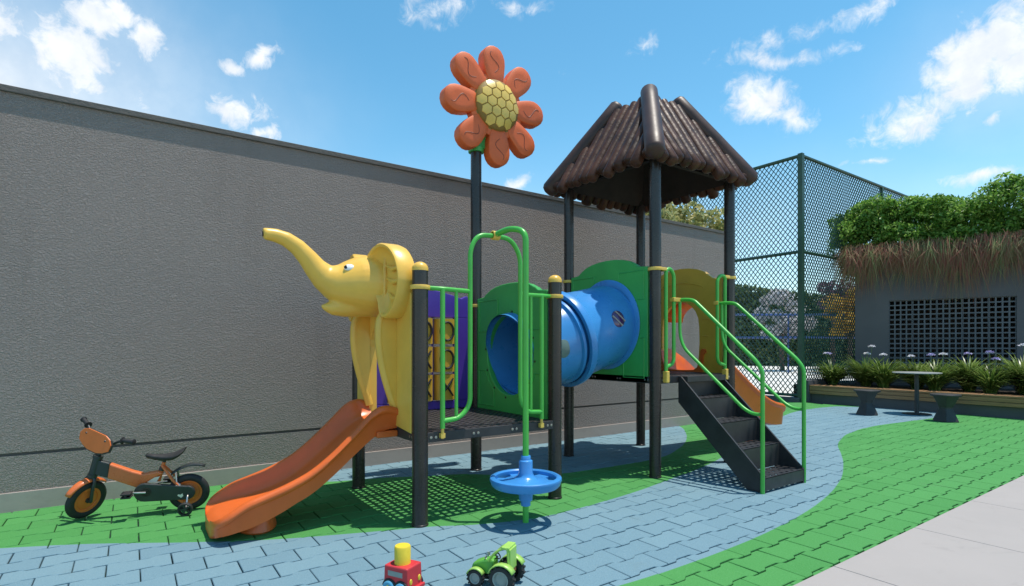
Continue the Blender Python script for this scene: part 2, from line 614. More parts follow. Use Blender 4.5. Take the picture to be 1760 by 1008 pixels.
def lathe(bm, prof, M=None, seg=32, mi=0, closed=False):
    rings = []
    M = M or Matrix.Identity(4)
    for (r, z) in prof:
        if r < 1e-6:
            rings.append([bm.verts.new(M @ Vector((0, 0, z)))])
        else:
            rings.append([bm.verts.new(M @ Vector((r * math.cos(2 * PI * k / seg), r * math.sin(2 * PI * k / seg), z))) for k in range(seg)])
    pairs = list(zip(rings[:-1], rings[1:]))
    if closed:
        pairs.append((rings[-1], rings[0]))
    for a, b in pairs:
        for k in range(seg):
            k2 = (k + 1) % seg
            if len(a) == 1 and len(b) == 1:
                continue
            if len(a) == 1:
                f = bm.faces.new((a[0], b[k2], b[k]))
            elif len(b) == 1:
                f = bm.faces.new((a[k], a[k2], b[0]))
            else:
                f = bm.faces.new((a[k], a[k2], b[k2], b[k]))
            f.material_index = mi
    return bm


def axes(origin, ux, uy, uz):
    M = Matrix.Identity(4)
    for i, c in enumerate((ux, uy, uz)):
        c = Vector(c)
        for k in range(3):
            M[k][i] = c[k]
    for k in range(3):
        M[k][3] = origin[k]
    return M


def prism(bm, poly, t0, t1, M=None, mi=0):
    M = M or Matrix.Identity(4)
    a = [bm.verts.new(M @ Vector((p[0], p[1], t0))) for p in poly]
    b = [bm.verts.new(M @ Vector((p[0], p[1], t1))) for p in poly]
    bm.faces.new(a[::-1]).material_index = mi
    bm.faces.new(b).material_index = mi
    n = len(poly)
    for i in range(n):
        bm.faces.new((a[i], a[(i + 1) % n], b[(i + 1) % n], b[i])).material_index = mi
    return bm


def plate_hole(bm, outer, c, rx, ry, t0, t1, M, seg=48):
    """plate with a round hole; outer polygon star-shaped round c"""
    cx, cy = c
    angs = set(round(2 * PI * k / seg, 5) for k in range(seg))
    for p in outer:
        angs.add(round(math.atan2(p[1] - cy, p[0] - cx) % (2 * PI), 5))
    angs = sorted(angs)
    O = []
    for a in angs:
        dx, dy = math.cos(a), math.sin(a)
        best = None
        for i in range(len(outer)):
            (x1, y1), (x2, y2) = outer[i], outer[(i + 1) % len(outer)]
            ex, ey = x2 - x1, y2 - y1
            den = dx * ey - dy * ex
            if abs(den) < 1e-9:
                continue
            s = ((x1 - cx) * ey - (y1 - cy) * ex) / den
            q = ((x1 - cx) * dy - (y1 - cy) * dx) / den
            if s > 0 and -1e-4 <= q <= 1 + 1e-4 and (best is None or s < best):
                best = s
        O.append((cx + dx * best, cy + dy * best))
    H = [(cx + rx * math.cos(a), cy + ry * math.sin(a)) for a in angs]
    n = len(angs)
    L = [[bm.verts.new(M @ Vector((p[0], p[1], t))) for p in S] for S in (O, H) for t in (t0, t1)]
    o0, o1, h0, h1 = L
    for i in range(n):
        j = (i + 1) % n
        bm.faces.new((o0[i], h0[i], h0[j], o0[j]))
        bm.faces.new((o1[i], o1[j], h1[j], h1[i]))
        bm.faces.new((o0[i], o0[j], o1[j], o1[i]))
        bm.faces.new((h0[i], h1[i], h1[j], h0[j]))
    return bm


def perforated(bm, x0, x1, y0, y1, z0, z1, nx, ny, frac, M=None):
    """sheet with nx by ny square holes that light falls through"""
    cw, ch = (x1 - x0) / nx, (y1 - y0) / ny
    xs, ys = [], []
    for i in range(nx):
        xs += [x0 + cw * (i + 0.5 - frac / 2), x0 + cw * (i + 0.5 + frac / 2)]
    for j in range(ny):
        ys += [y0 + ch * (j + 0.5 - frac / 2), y0 + ch * (j + 0.5 + frac / 2)]
    xs = [x0] + xs + [x1]
    ys = [y0] + ys + [y1]
    M = M or Matrix.Identity(4)
    V = {}

    def v(i, j, k):
        if (i, j, k) not in V:
            V[i, j, k] = bm.verts.new(M @ Vector((xs[i], ys[j], (z0, z1)[k])))
        return V[i, j, k]
    for i in range(len(xs) - 1):
        for j in range(len(ys) - 1):
            if i % 2 == 1 and j % 2 == 1:
                for (a, b) in (((i, j), (i + 1, j)), ((i + 1, j), (i + 1, j + 1)), ((i + 1, j + 1), (i, j + 1)), ((i, j + 1), (i, j))):
                    bm.faces.new((v(*a, 0), v(*b, 0), v(*b, 1), v(*a, 1)))
                continue
            bm.faces.new((v(i, j, 1), v(i + 1, j, 1), v(i + 1, j + 1, 1), v(i, j + 1, 1)))
            bm.faces.new((v(i, j, 0), v(i, j + 1, 0), v(i + 1, j + 1, 0), v(i + 1, j, 0)))
    return bm


def sphere(bm, c, r, sx=1, sy=1, sz=1, seg=20, mi=0):
    M = Matrix.Translation(c) @ Matrix.Diagonal((sx, sy, sz, 1))
    n = seg // 2
    lathe(bm, [(r * math.sin(PI * k / n), -r * math.cos(PI * k / n)) for k in range(n + 1)], M, seg, mi)


def leaves(centers, size, jitter=0.35, aspect=0.55, up=0.3, fold=True):
    """one mesh of small pointed leaves at the given points"""
    N = len(centers)
    c = np.asarray(centers, float)
    s = size * (1 + jitter * rng.uniform(-1, 1, N))[:, None]
    d = rng.normal(size=(N, 3))
    d /= np.linalg.norm(d, axis=1)[:, None]
    nrm = rng.normal(size=(N, 3)) + np.array([0, 0, up * 3])
    side = np.cross(d, nrm)
    side /= np.linalg.norm(side, axis=1)[:, None] + 1e-9
    nn = np.cross(side, d)
    a = c - d * s * 0.5
    b = c + side * s * aspect * 0.5 + nn * s * 0.08
    e = c + d * s * 0.55
    f = c - side * s * aspect * 0.5 + nn * s * 0.08
    V = np.stack([a, b, e, f], 1).reshape(-1, 3)
    I = np.arange(N)[:, None] * 4
    F = np.concatenate([I + np.array([[0, 1, 2]]), I + np.array([[0, 2, 3]])], 0)
    me = bpy.data.meshes.new('leaves')
    me.from_pydata(V.tolist(), [], F.tolist())
    return me


def clumps(n, centers, rad, flat=0.8):
    k = len(centers)
    idx = rng.integers(0, k, n)
    d = rng.normal(size=(n, 3))
    d /= np.linalg.norm(d, axis=1)[:, None]
    rr = np.asarray(rad)[idx] if np.ndim(rad) else rad
    r = rr * rng.uniform(0.45, 1.0, n) ** 0.6
    return np.asarray(centers)[idx] + d * np.stack([r, r, r * flat], 1)


def strips(paths, width, taper=True):
    """flat tapering blades along the given polylines: list of (points, side vector)"""
    V, F = [], []
    for pts, side, w in paths:
        n = len(pts)
        o = len(V)
        for i, p in enumerate(pts):
            s = i / (n - 1)
            k = w * (0.35 + 1.3 * s if s < 0.5 else 2.0 * (1 - s) + 0.04) if taper else w
            V.append((p[0] - side[0] * k, p[1] - side[1] * k, p[2] - side[2] * k))
            V.append((p[0] + side[0] * k, p[1] + side[1] * k, p[2] + side[2] * k))
        for i in range(n - 1):
            F.append((o + 2 * i, o + 2 * i + 1, o + 2 * i + 3, o + 2 * i + 2))
    me = bpy.data.meshes.new('blades')
    me.from_pydata(V, [], F)
    return me


def struct(o):
    o['kind'] = 'structure'
    return o


FW = Vector((math.sin(R(CAM_YAW)), math.cos(R(CAM_YAW)), 0))
RT = Vector((math.cos(R(CAM_YAW)), -math.sin(R(CAM_YAW)), 0))


def pix(x, y, z):
    p = Vector((x, y, 0))
    d = p.dot(FW)
    return (880 + 937 * p.dot(RT) / d, 597 + 937 * (1.3 - z) / d, d) if d > 0.05 else (1e9, 1e9, d)


def along(px, depth):
    """ground point at a viewing depth under a given bearing"""
    return FW * depth + RT * ((px - 880) / 937.0 * depth)



# ------------------------------------------------------------------ the setting
struct(mk('ground', box(B(), -60, 90, -60, 110, -0.5, -0.06), 'ground', smooth=False))
struct(mk('walkway', box(B(), -5, 13.0, -4.0, 1.55, -0.055, -0.02), 'ground', smooth=False))
wk = bpy.data.objects['walkway']
bm = B()
px0 = -5.0
k = 0
while px0 < 13.0:
    L = 1.2
    bm_s = box(B(), px0 + 0.003, min(px0 + L - 0.003, 13.0), 0.452, 1.55, -0.02, 0.008)
    mk('paving_slab', bm_s, 'walkway', wk, smooth=False, bevel=0.003)
    mk('paving_slab', box(B(), px0 + 0.002, min(px0 + L - 0.002, 13.0), -1.2, 0.448, -0.02, 0.008), 'walkway', wk, smooth=False, bevel=0.003)
    px0 += L
bm.free()

bm = box(B(), -5, 13.3, 1.45, 5.9, -0.055, -0.024)
box(bm, 8.7, 13.0, 5.9, 12.0, -0.055, -0.024)
paving = struct(mk('rubber_paving', bm, 'pad', smooth=False))

# interlocking bone-shaped tiles
TW, TH, TA, GAP = 0.325, 0.19, 0.011, 0.0034


def tile_poly():
    w, h = TW / 2 - GAP, TH / 2 - GAP * 2.0
    top = [(-w, h + TA), (-0.092, h + TA), (-0.084, h + TA * 0.8), (-0.060, h - TA * 0.8), (-0.052, h - TA),
           (0.052, h - TA), (0.060, h - TA * 0.8), (0.084, h + TA * 0.8), (0.092, h + TA), (w, h + TA)]
    return top[::-1] + [(x, -y) for x, y in top]


TP = tile_poly()
TPI = [(x * (1 - 0.0035 / abs(x)) if abs(x) > 0.1 else x, y * (1 - 0.0035 / abs(y))) for x, y in TP]


def tile_geo(V, F, cx, cy, dz, ta, tb, ang):
    o = len(V)
    ca, sa = math.cos(ang), math.sin(ang)
    n = len(TP)
    for poly, z in ((TP, -0.028), (TP, -0.0035), (TPI, 0.0)):
        for (x, y) in poly:
            V.append((cx + x * ca - y * sa, cy + x * sa + y * ca, z + dz + ta * x + tb * y))
    for r in (0, n):
        for i in range(n):
            j = (i + 1) % n
            F.append((o + r + j, o + r + i, o + r + n + i, o + r + n + j))
    F.append(tuple(o + 2 * n + n - 1 - i for i in range(n)))


spots = []
for kk in range(-6, 52):
    y = 2.53 + TH * (kk + 0.5)
    if y < 1.45 or y > 12:
        continue
    off = (2.157 if kk % 2 else 1.994) + TW / 2
    for i in range(-24, 38):
        x = off + TW * i
        if y < 5.9:
            if x < -4.2 or x > 13.3:
                continue
        elif x < 8.9 or x > 12.9:
            continue
        spots.append((x, y))


def tile_view(s):
    p = pix(s[0], s[1], 0)
    return p[2] if (p[2] > 0.5 and -20 < p[0] < 1780 and p[1] < 1020) else 99


spots.sort(key=tile_view)
V, F = [], []
tile_geo(V, F, 0, 0, 0, 0, 0, 0)
tile_me = bpy.data.meshes.new('tile')
tile_me.from_pydata(V, [], F)
tile_me.materials.append(MATS['rubber_paving'])
V, F = [], []
for n_, (x, y) in enumerate(spots):
    dz, ta, tb, an = random.uniform(-0.0018, 0.0012), random.gauss(0, 0.004), random.gauss(0, 0.005), random.gauss(0, 0.0035)
    jx, jy = random.gauss(0, 0.0006), random.gauss(0, 0.0006)
    if n_ < 300:
        o = bpy.data.objects.new('tile', tile_me)
        COL.objects.link(o)
        o.location = (x + jx, y + jy, dz)
        o.rotation_euler = (tb, -ta, an)
        o.parent = paving
    else:
        tile_geo(V, F, x + jx, y + jy, dz, ta, tb, an)
me = bpy.data.meshes.new('tiles')
me.from_pydata(V, [], F)
mk('tile_field', me, 'rubber_paving', paving, smooth=False, kind='stuff')

struct(mk('court_floor', box(B(), 13.05, 75, 6.75, 85, -0.055, 0.0), 'court', smooth=False))

# boundary wall
WX0, WX1, WY = -5.0, 8.8, 5.8
wall = thing('boundary_wall', 'long rough grey rendered wall with thin dark coping behind the play structure', 'wall', (2, WY, 0), world=True)
mk('wall_face', box(B(), WX0, WX1, WY, WY + 0.2, 0.462, 3.31), 'stucco', wall, smooth=False)
mk('lower_band', box(B(), WX0, WX1, WY, WY + 0.2, 0.15, 0.437), 'stucco', wall, smooth=False)
mk('joint', box(B(), WX0, WX1, WY + 0.022, WY + 0.19, 0.437, 0.462), 'coping', wall, smooth=False, label='dark recessed joint line low along the wall')
mk('plinth', box(B(), WX0, WX1 + 0.004, WY - 0.012, WY + 0.195, -0.05, 0.15), 'plinth', wall, smooth=False, bevel=0.004, label='smooth pale concrete plinth at the foot of the wall')
mk('coping', box(B(), WX0, WX1 + 0.02, WY - 0.024, WY + 0.22, 3.31, 3.36), 'coping', wall, smooth=False, bevel=0.005, label='thin dark coping along the top')

# ------------------------------------------------------------------ the play structure
PX = [1.73, 3.0, 4.295, 5.55]
PYF, PYB = 3.645, 4.955
PR = 0.058
play = thing('play_structure', 'play structure with elephant slide, blue crawl tube, brown roof tower and orange flower', 'playground', (3.6, 4.3, 0), world=True)
D1, D2 = 0.672, 1.004


def post(x, y, top, cap=None):
    bm = B()
    T = Matrix.Translation((x, y, 0))
    lathe(bm, [(0, 0), (PR + 0.004, 0), (PR + 0.004, 0.012), (PR, 0.016), (PR, top), (0, top)], T, 28)
    o = mk('post', bm, 'post_paint', play)
    if cap:
        bm = B()
        r = PR + 0.002
        lathe(bm, [(r, top - 0.004), (r, top + 0.012)] + [(r * math.cos(PI / 2 * k / 7), top + 0.012 + r * 0.85 * math.sin(PI / 2 * k / 7)) for k in range(1, 8)], T, 28)
        mk('post_cap', bm, 'yellow', o, label='yellow domed post cap')
    return o


def clamp(o, x, y, z, ang):
    bm = B()
    T = Matrix.Translation((x, y, z))
    r = PR + 0.013
    lathe(bm, [(PR - 0.002, -0.016), (r, -0.016), (r + 0.002, -0.012), (r + 0.002, 0.012), (r, 0.016), (PR - 0.002, 0.016)], T, 28)
    for a in (ang if isinstance(ang, (list, tuple)) else [ang]):
        M = T @ Matrix.Rotation(a, 4, 'Z')
        box(bm, r - 0.006, r + 0.05, -0.017, 0.017, -0.0155, 0.0155, M)
        lathe(bm, [(0, 0), (0.007, 0), (0.007, 0.005), (0, 0.005)], M @ Matrix.Translation((r + 0.028, -0.017, 0)) @ Matrix.Rotation(PI / 2, 4, 'X'), 8)
    return mk('clamp', bm, 'clamp_yellow', o, bevel=0.0, label='yellow band clamp')


E_, N_, W_, S_ = 0, PI / 2, PI, -PI / 2
pA = post(PX[0], PYF, 1.86, True)
pB = post(PX[1], PYF, 1.86, True)
pA1 = post(PX[0], PYB, 1.86, True)
pF = post(PX[1], PYB, 3.40)
pC = post(PX[2], PYF, 3.36)
pR = post(PX[3], PYF, 3.36)
pL = post(PX[2], PYB, 3.36)
pK = post(PX[3], PYB, 3.36)
clamp(pA, PX[0], PYF, 1.735, [E_, N_])
clamp(pB, PX[1], PYF, 1.735, [W_, N_])
clamp(pA1, PX[0], PYB, 1.735, [E_, S_])
clamp(pF, PX[1], PYB, 1.735, [W_, S_])
clamp(pC, PX[2], PYF, 2.08, [E_, N_])
clamp(pR, PX[3], PYF, 2.08, [W_, N_])
clamp(pL, PX[2], PYB, 2.08, [E_, S_])
clamp(pK, PX[3], PYB, 2.08, [W_, S_])


def deck(x0, x1, z):
    xa, xb, ya, yb = x0 - 0.03, x1 + 0.03, PYF - 0.035, PYB + 0.035
    bm = B()
    perforated(bm, xa + 0.02, xb - 0.02, ya + 0.02, yb - 0.02, z - 0.012, z, 19, 19, 0.54)
    o = mk('deck', bm, 'deck', play, smooth=False, label='dark perforated platform deck')
    for (a, b, c, d) in ((xa, xb, ya, ya + 0.02), (xa, xb, yb - 0.02, yb), (xa, xa + 0.02, ya + 0.0201, yb - 0.0201), (xb - 0.02, xb, ya + 0.0201, yb - 0.0201)):
        mk('deck_edge', box(B(), a, b, c, d, z - 0.07, z + 0.002), 'deck', o, smooth=False, bevel=0.004)
    for i in (1, 2):
        yy = ya + (yb - ya) * i / 3
        mk('deck_beam', box(B(), xa + 0.021, xb - 0.021, yy - 0.015, yy + 0.015, z - 0.06, z - 0.0125), 'deck', o, smooth=False)
    bm = B()
    for i in range(4):
        for sgn in (-1, 1):
            lathe(bm, [(0, 0), (0.011, 0), (0.011, 0.005), (0, 0.007)], Matrix.Translation((xa + 0.12 + (xb - xa - 0.24) * i / 3 + 0.02 * sgn, ya, z - 0.035)) @ Matrix.Rotation(PI / 2, 4, 'X'), 10)
        for sgn in (-1, 1):
            lathe(bm, [(0, 0), (0.011, 0), (0.011, 0.005), (0, 0.007)], Matrix.Translation((xa, ya + 0.12 + (yb - ya - 0.24) * i / 3 + 0.02 * sgn, z - 0.035)) @ Matrix.Rotation(-PI / 2, 4, 'Y'), 10)
    mk('bolt', bm, 'bolt', o, kind='stuff')
    return o


deck1 = deck(PX[0], PX[1], D1)
deck2 = deck(PX[2], PX[3], D2)

# ---- guard rail frames at the front of the low tower, with the arch between them
GR = 0.017
gy = PYF - 0.055
lft = mk('guard_rail', tube(B(), fillet([(PX[0] + 0.07, PYF - 0.01, 1.735), (PX[0] + 0.16, gy, 1.73), (2.121, gy, 1.725)], 0.04), GR), 'green', play, label='green guard rail left of the climbing arch')
mk('baluster', tube(B(), [(1.885, gy, 1.73), (1.885, gy, 0.70)], 0.0185), 'green', lft)
mk('baluster', tube(B(), [(2.0, gy, 1.727), (2.0, gy, 0.765)], 0.013), 'green', lft)
foot = B()
tube(foot, [(1.885, gy, 0.70), (1.885, gy, 0.625)], 0.012, 8)
box(foot, 1.868, 1.902, gy - 0.012, gy + 0.03, 0.63, 0.665)
mk('foot_bracket', foot, 'clamp_yellow', lft)
mk('arch_pipe', tube(B(), fillet([(1.885, gy, 0.755), (2.03, gy, 0.765), (2.121, gy, 0.86), (2.121, gy, 2.05), (2.19, gy, 2.165), (2.36, gy, 2.175), (2.50, gy, 2.165), (2.592, gy, 2.04),
                                  (2.592, gy, 0.86), (2.66, gy, 0.768), (2.81, gy, 0.76)], 0.09), 0.0185, 14), 'green', play, label='green climbing arch over the front opening')
rgt = mk('guard_rail', tube(B(), fillet([(PX[1] - 0.07, PYF - 0.01, 1.735), (PX[1] - 0.14, gy, 1.73), (2.592, gy, 1.728)], 0.04), GR), 'green', play, label='green guard rail right of the climbing arch')
mk('baluster', tube(B(), [(2.812, gy, 1.73), (2.812, gy, 0.70)], 0.0185), 'green', rgt)
mk('baluster', tube(B(), [(2.70, gy, 1.73), (2.70, gy, 0.765)], 0.013), 'green', rgt)
foot = B()
tube(foot, [(2.812, gy, 0.70), (2.812, gy, 0.625)], 0.012, 8)
box(foot, 2.795, 2.829, gy - 0.012, gy + 0.03, 0.63, 0.665)
mk('foot_bracket', foot, 'clamp_yellow', rgt)

# ---- spinner: a blue disc seat on a green pole
SX, SY = 2.405, 3.262
pole = mk('spinner_pole', tube(B(), fillet([(2.345, gy - 0.012, 2.182), (2.365, 3.40, 2.205), (SX, SY, 2.16), (SX, SY, 1.9), (SX, SY, -0.01)], 0.13, 9), 0.0225, 16), 'green', play, label='green pole running through the blue spinner disc')
bm = B()
lathe(bm, [(0.026, -0.03), (0.036, -0.03), (0.036, 0.03), (0.026, 0.03)], axes((2.35, gy, 2.177), (0, 1, 0), (0, 0, 1), (1, 0, 0)), 16)
box(bm, 2.335, 2.365, gy - 0.05, gy + 0.045, 2.165, 2.198)
mk('clamp', bm, 'clamp_yellow', pole, bevel=0.003)
T = Matrix.Translation((SX, SY, 0))
bm = B()
lathe(bm, [(0.023, 0.495), (0.034, 0.495), (0.037, 0.49), (0.037, 0.465), (0.050, 0.458), (0.0515, 0.452), (0.0515, 0.37), (0.062, 0.345), (0.09, 0.325), (0.16, 0.312), (0.172, 0.309), (0.172, 0.285),
           (0.08, 0.275), (0.056, 0.262), (0.052, 0.20), (0.050, 0.165), (0.036, 0.16), (0.036, 0.125), (0.023, 0.12)], T, 40)
disc = mk('spinner_disc', bm, 'blue', play, label='round blue spinner seat with slotted rim')
bm = B()
lathe(bm, [(0.226, 0.278), (0.226, 0.334), (0.235, 0.343), (0.252, 0.343), (0.266, 0.334), (0.269, 0.318), (0.262, 0.304), (0.257, 0.285), (0.24, 0.268), (0.232, 0.268)], T, 56, closed=True)
mk('rim', bm, 'blue', disc)
for k in range(6):
    bm = B()
    a0 = k * PI / 3 + 0.25
    hw = 0.22
    poly = [(0.168 * math.cos(a0 + s), 0.168 * math.sin(a0 + s)) for s in (-hw * 1.5, 0, hw * 1.5)] + [(0.228 * math.cos(a0 + s), 0.228 * math.sin(a0 + s)) for s in (hw, 0, -hw)]
    prism(bm, poly, 0.287, 0.309, T)
    mk('spoke', bm, 'blue', disc, smooth=False, bevel=0.004)

# ---- purple noughts-and-crosses panel at the back of the low tower
PM = axes((0, PYB, 0), (1, 0, 0), (0, 0, 1), (0, -1, 0))
xa, xb = PX[0] + 0.075, PX[1] - 0.075
xm = (xa + xb) / 2
bm = B()
CW = 0.245
ci0, ci1 = xm - 1.5 * CW, xm + 1.5 * CW
zb0, zb1 = 0.755, 1.60
top = [(xb, 1.80), (xb - 0.06, 1.83), (xb - 0.12, 1.80), (xb - 0.2, 1.825), (xm + 0.2, 1.86), (xm, 1.885), (xm - 0.2, 1.86), (xa + 0.2, 1.825), (xa + 0.12, 1.80), (xa + 0.06, 1.83), (xa, 1.80)]
prism(bm, [(xa, zb1), (xb, zb1)] + top, -0.03, 0.03, PM)
prism(bm, [(xa, 0.675), (xb, 0.675), (xb, zb0), (xa, zb0)], -0.03, 0.03, PM)
prism(bm, [(xa, zb0), (ci0, zb0), (ci0, zb1), (xa, zb1)], -0.0299, 0.0299, PM)
prism(bm, [(ci1, zb0), (xb, zb0), (xb, zb1), (ci1, zb1)], -0.0299, 0.0299, PM)
panel = mk('game_panel', bm, 'purple', play, smooth=False, bevel=0.006, label='purple noughts and crosses panel with yellow turning blocks')
for k in range(4):
    xx = ci0 + CW * k
    mk('divider', tube(B(), [(xx, PYB, zb0), (xx, PYB, zb1)], 0.010, 8), 'purple', panel)
marks = ['XOO', 'OXO', 'OXX']
RH = (zb1 - zb0) / 3
for r in range(3):
    for c in range(3):
        cx, cz = ci0 + CW * (c + 0.5), zb1 - RH * (r + 0.5)
        bm = B()
        n = 20
        hw, hh = CW / 2 - 0.016, RH / 2 - 0.014
        poly = []
        for i in range(n):
            a = 2 * PI * i / n
            s = 0.10
            poly.append((s * math.copysign(abs(math.cos(a)) ** 0.55, math.cos(a)) * 1.05, s * math.copysign(abs(math.sin(a)) ** 0.55, math.sin(a)) * 0.8))
        prism(bm, [(cx + p[0] * hw / 0.105, PYB + p[1]) for p in poly], cz - hh, cz + hh)
        ys = PYB - 0.0835
        if marks[r][c] == 'O':
            pts = [(cx + 0.072 * math.cos(2 * PI * i / 24), ys, cz + 0.092 * math.sin(2 * PI * i / 24)) for i in range(25)]
            tube(bm, pts, 0.012, 6, mi=1)
        else:
            for sg in (-1, 1):
                tube(bm, [(cx - 0.068, ys, cz - 0.088 * sg), (cx - 0.02, ys, cz - 0.02 * sg), (cx + 0.02, ys, cz + 0.02 * sg), (cx + 0.068, ys, cz + 0.088 * sg)], [0.008, 0.013, 0.013, 0.008], 6, mi=1)
        tube(bm, [(cx, PYB, cz - RH / 2), (cx, PYB, cz + RH / 2)], 0.012, 8, mi=2)
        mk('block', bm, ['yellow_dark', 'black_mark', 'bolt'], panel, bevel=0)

# ---- green tunnel panels and the crawl tube


def side_panel(x, z0, z1, ztop, cz, rr, name_label):
    ya, yb = PYF + 0.072, PYB - 0.072
    ym = (ya + yb) / 2
    outer = [(ya, z0), (yb, z0), (yb, z1), (yb - 0.13, z1 + 0.012)]
    outer += [(yb - 0.17, z1 + 0.04)]
    for k in range(9):
        a = PI * (0.12 + 0.76 * k / 8)
        outer.append((ym + 0.42 * math.cos(a), z1 + 0.0 + (ztop - z1) * math.sin(a) ** 0.9))
    outer += [(ya + 0.17, z1 + 0.04), (ya + 0.13, z1 + 0.012), (ya, z1)]
    bm = B()
    M = axes((x, 0, 0), (0, 1, 0), (0, 0, 1), (1, 0, 0))
    plate_hole(bm, outer, (ym, cz), rr, rr, -0.03, 0.03, M, 56)
    o = mk('tunnel_panel', bm, 'green_panel', play, bevel=0.007, label=name_label)
    # raised corner shields and a ring of bolts
    for sy in (-1, 1):
        for sz in (0, 1):
            yy = (ya if sy < 0 else yb)
            pts = []
            zc = (z1 - 0.03) if sz else (z0 + 0.05)
            r2 = rr + 0.055
            a0, a1 = (0.18, 0.36) if sz else (-0.30, -0.12)
            for k in range(9):
                a = PI * (a0 + (a1 - a0) * k / 8)
                pts.append((ym + sy * r2 * math.cos(a), cz + r2 * math.sin(a)))
            pts.append((ym + sy * 0.22 if False else yy - sy * 0.05, pts[0][1] if sz == 0 else pts[0][1]))
            edge = [(ym + sy * r2 * math.cos(PI * (a0 + (a1 - a0) * k / 8)), cz + r2 * math.sin(PI * (a0 + (a1 - a0) * k / 8))) for k in range(9)]
            ex = yy - sy * 0.045
            loop = edge + ([(edge[-1][0], zc), (ex, zc), (ex, edge[0][1])] if sz else [(ex, edge[-1][1]), (ex, zc), (edge[0][0], zc)])
            tb = B()
            tube(tb, [(x - 0.031, p[0], p[1]) for p in loop] + [(x - 0.031, loop[0][0], loop[0][1])], 0.007, 6)
            mk('moulding', tb, 'green_panel', o)
    bm = B()
    for k in range(12):
        a = 2 * PI * k / 12 + 0.13
        lathe(bm, [(0, 0), (0.011, 0), (0.011, 0.004), (0, 0.007)], axes((x - 0.03, ym + (rr + 0.03) * math.cos(a), cz + (rr + 0.03) * math.sin(a)), (0, 1, 0), (0, 0, 1), (-1, 0, 0)), 8)
    mk('bolt', bm, 'black_mark', o, kind='stuff')
    return o, ym


gp1, YM = side_panel(PX[1], 0.665, 1.80, 1.915, 1.225, 0.385, 'green tunnel panel on the low tower')
gp2, YM = side_panel(PX[2], 0.935, 2.115, 2.245, 1.555, 0.385, 'green tunnel panel on the roofed tower')
a = Vector((PX[1] - 0.0, YM, 1.225))
b = Vector((PX[2] + 0.0, YM, 1.555))
AXT = (b - a).normalized()
upv = Vector((0, 1, 0)).cross(AXT)
if upv.z < 0:
    upv = -upv
TM = axes(a, (0, 1, 0), upv, AXT)
LT = (b - a).length
ro = 0.405


def tube_section(z0, z1, prof, holes, label):
    """shell of revolution round the tunnel axis with porthole openings cut as missing faces and bubbles set in"""
    bm = B()
    lathe(bm, prof, TM, 64)
    inner = [(r - 0.016, z) for r, z in prof]
    lathe(bm, inner, TM, 64)
    return mk('tube_section', bm, 'blue', play, label=label)


mid = LT * 0.46
s1 = tube_section(0, mid, [(0.40, -0.02), (0.40, 0.06), (0.405, mid * 0.5), (0.412, mid - 0.10), (0.418, mid - 0.085), (0.448, mid - 0.075), (0.450, mid - 0.045), (0.41, mid - 0.042), (0.405, mid + 0.04)], None, 'lower blue crawl tube section')
s2 = tube_section(mid, LT, [(0.425, mid + 0.06), (0.470, mid + 0.04), (0.474, mid - 0.02), (0.498, mid - 0.021), (0.502, mid - 0.01), (0.500, mid + 0.05), (0.475, mid + 0.075), (0.455, mid + 0.11), (0.44, mid + 0.3), (0.43, LT - 0.10), (0.425, LT + 0.0)], None, 'upper blue crawl tube section with flared joint')


for xx, zz, sg, par in ((PX[1] + 0.031, 1.235, 1, s1), (PX[2] - 0.031, 1.545, -1, s2)):
    bm = B()
    lathe(bm, [(0.39, 0.0), (0.485, 0.0), (0.488, 0.008), (0.48, 0.014), (0.39, 0.018)], axes((xx, YM, zz), (0, 1, 0), (0, 0, 1), (sg, 0, 0)), 56, closed=True)
    mk('flange', bm, 'blue', par)


def porthole(parent, zt, ang, r0, glass, light_bars):
    """round bubble window in the tube wall"""
    dirv = Vector((0, 1, 0)) * math.cos(ang) + upv * math.sin(ang)
    c = a + AXT * zt + dirv * r0
    M = axes(c, AXT, dirv.cross(AXT), dirv)
    bm = B()
    lathe(bm, [(0.0, 0.012), (0.05, 0.010), (0.085, -0.002), (0.088, -0.02)], M, 28)
    o = mk('porthole', bm, glass, parent)
    if light_bars:
        for s in (-0.032, 0.032):
            h = math.sqrt(0.085 ** 2 - s * s) - 0.004
            bb = B()
            box(bb, s - 0.006, s + 0.006, -h, h, -0.004, 0.016, M @ Matrix.Rotation(0.6, 4, 'Z'))
            mk('bar', bb, 'plinth', parent, smooth=False)  # bars of light in the bubble, put in as pale slats
    return o


porthole(s2, LT * 0.80, PI + 0.05 - 0.28, 0.437, 'porthole', True)
porthole(s1, LT * 0.24, PI + 0.05, 0.405, 'rail_grey', False)
porthole(s1, LT * 0.42, 0.32, 0.388, 'plinth', False)

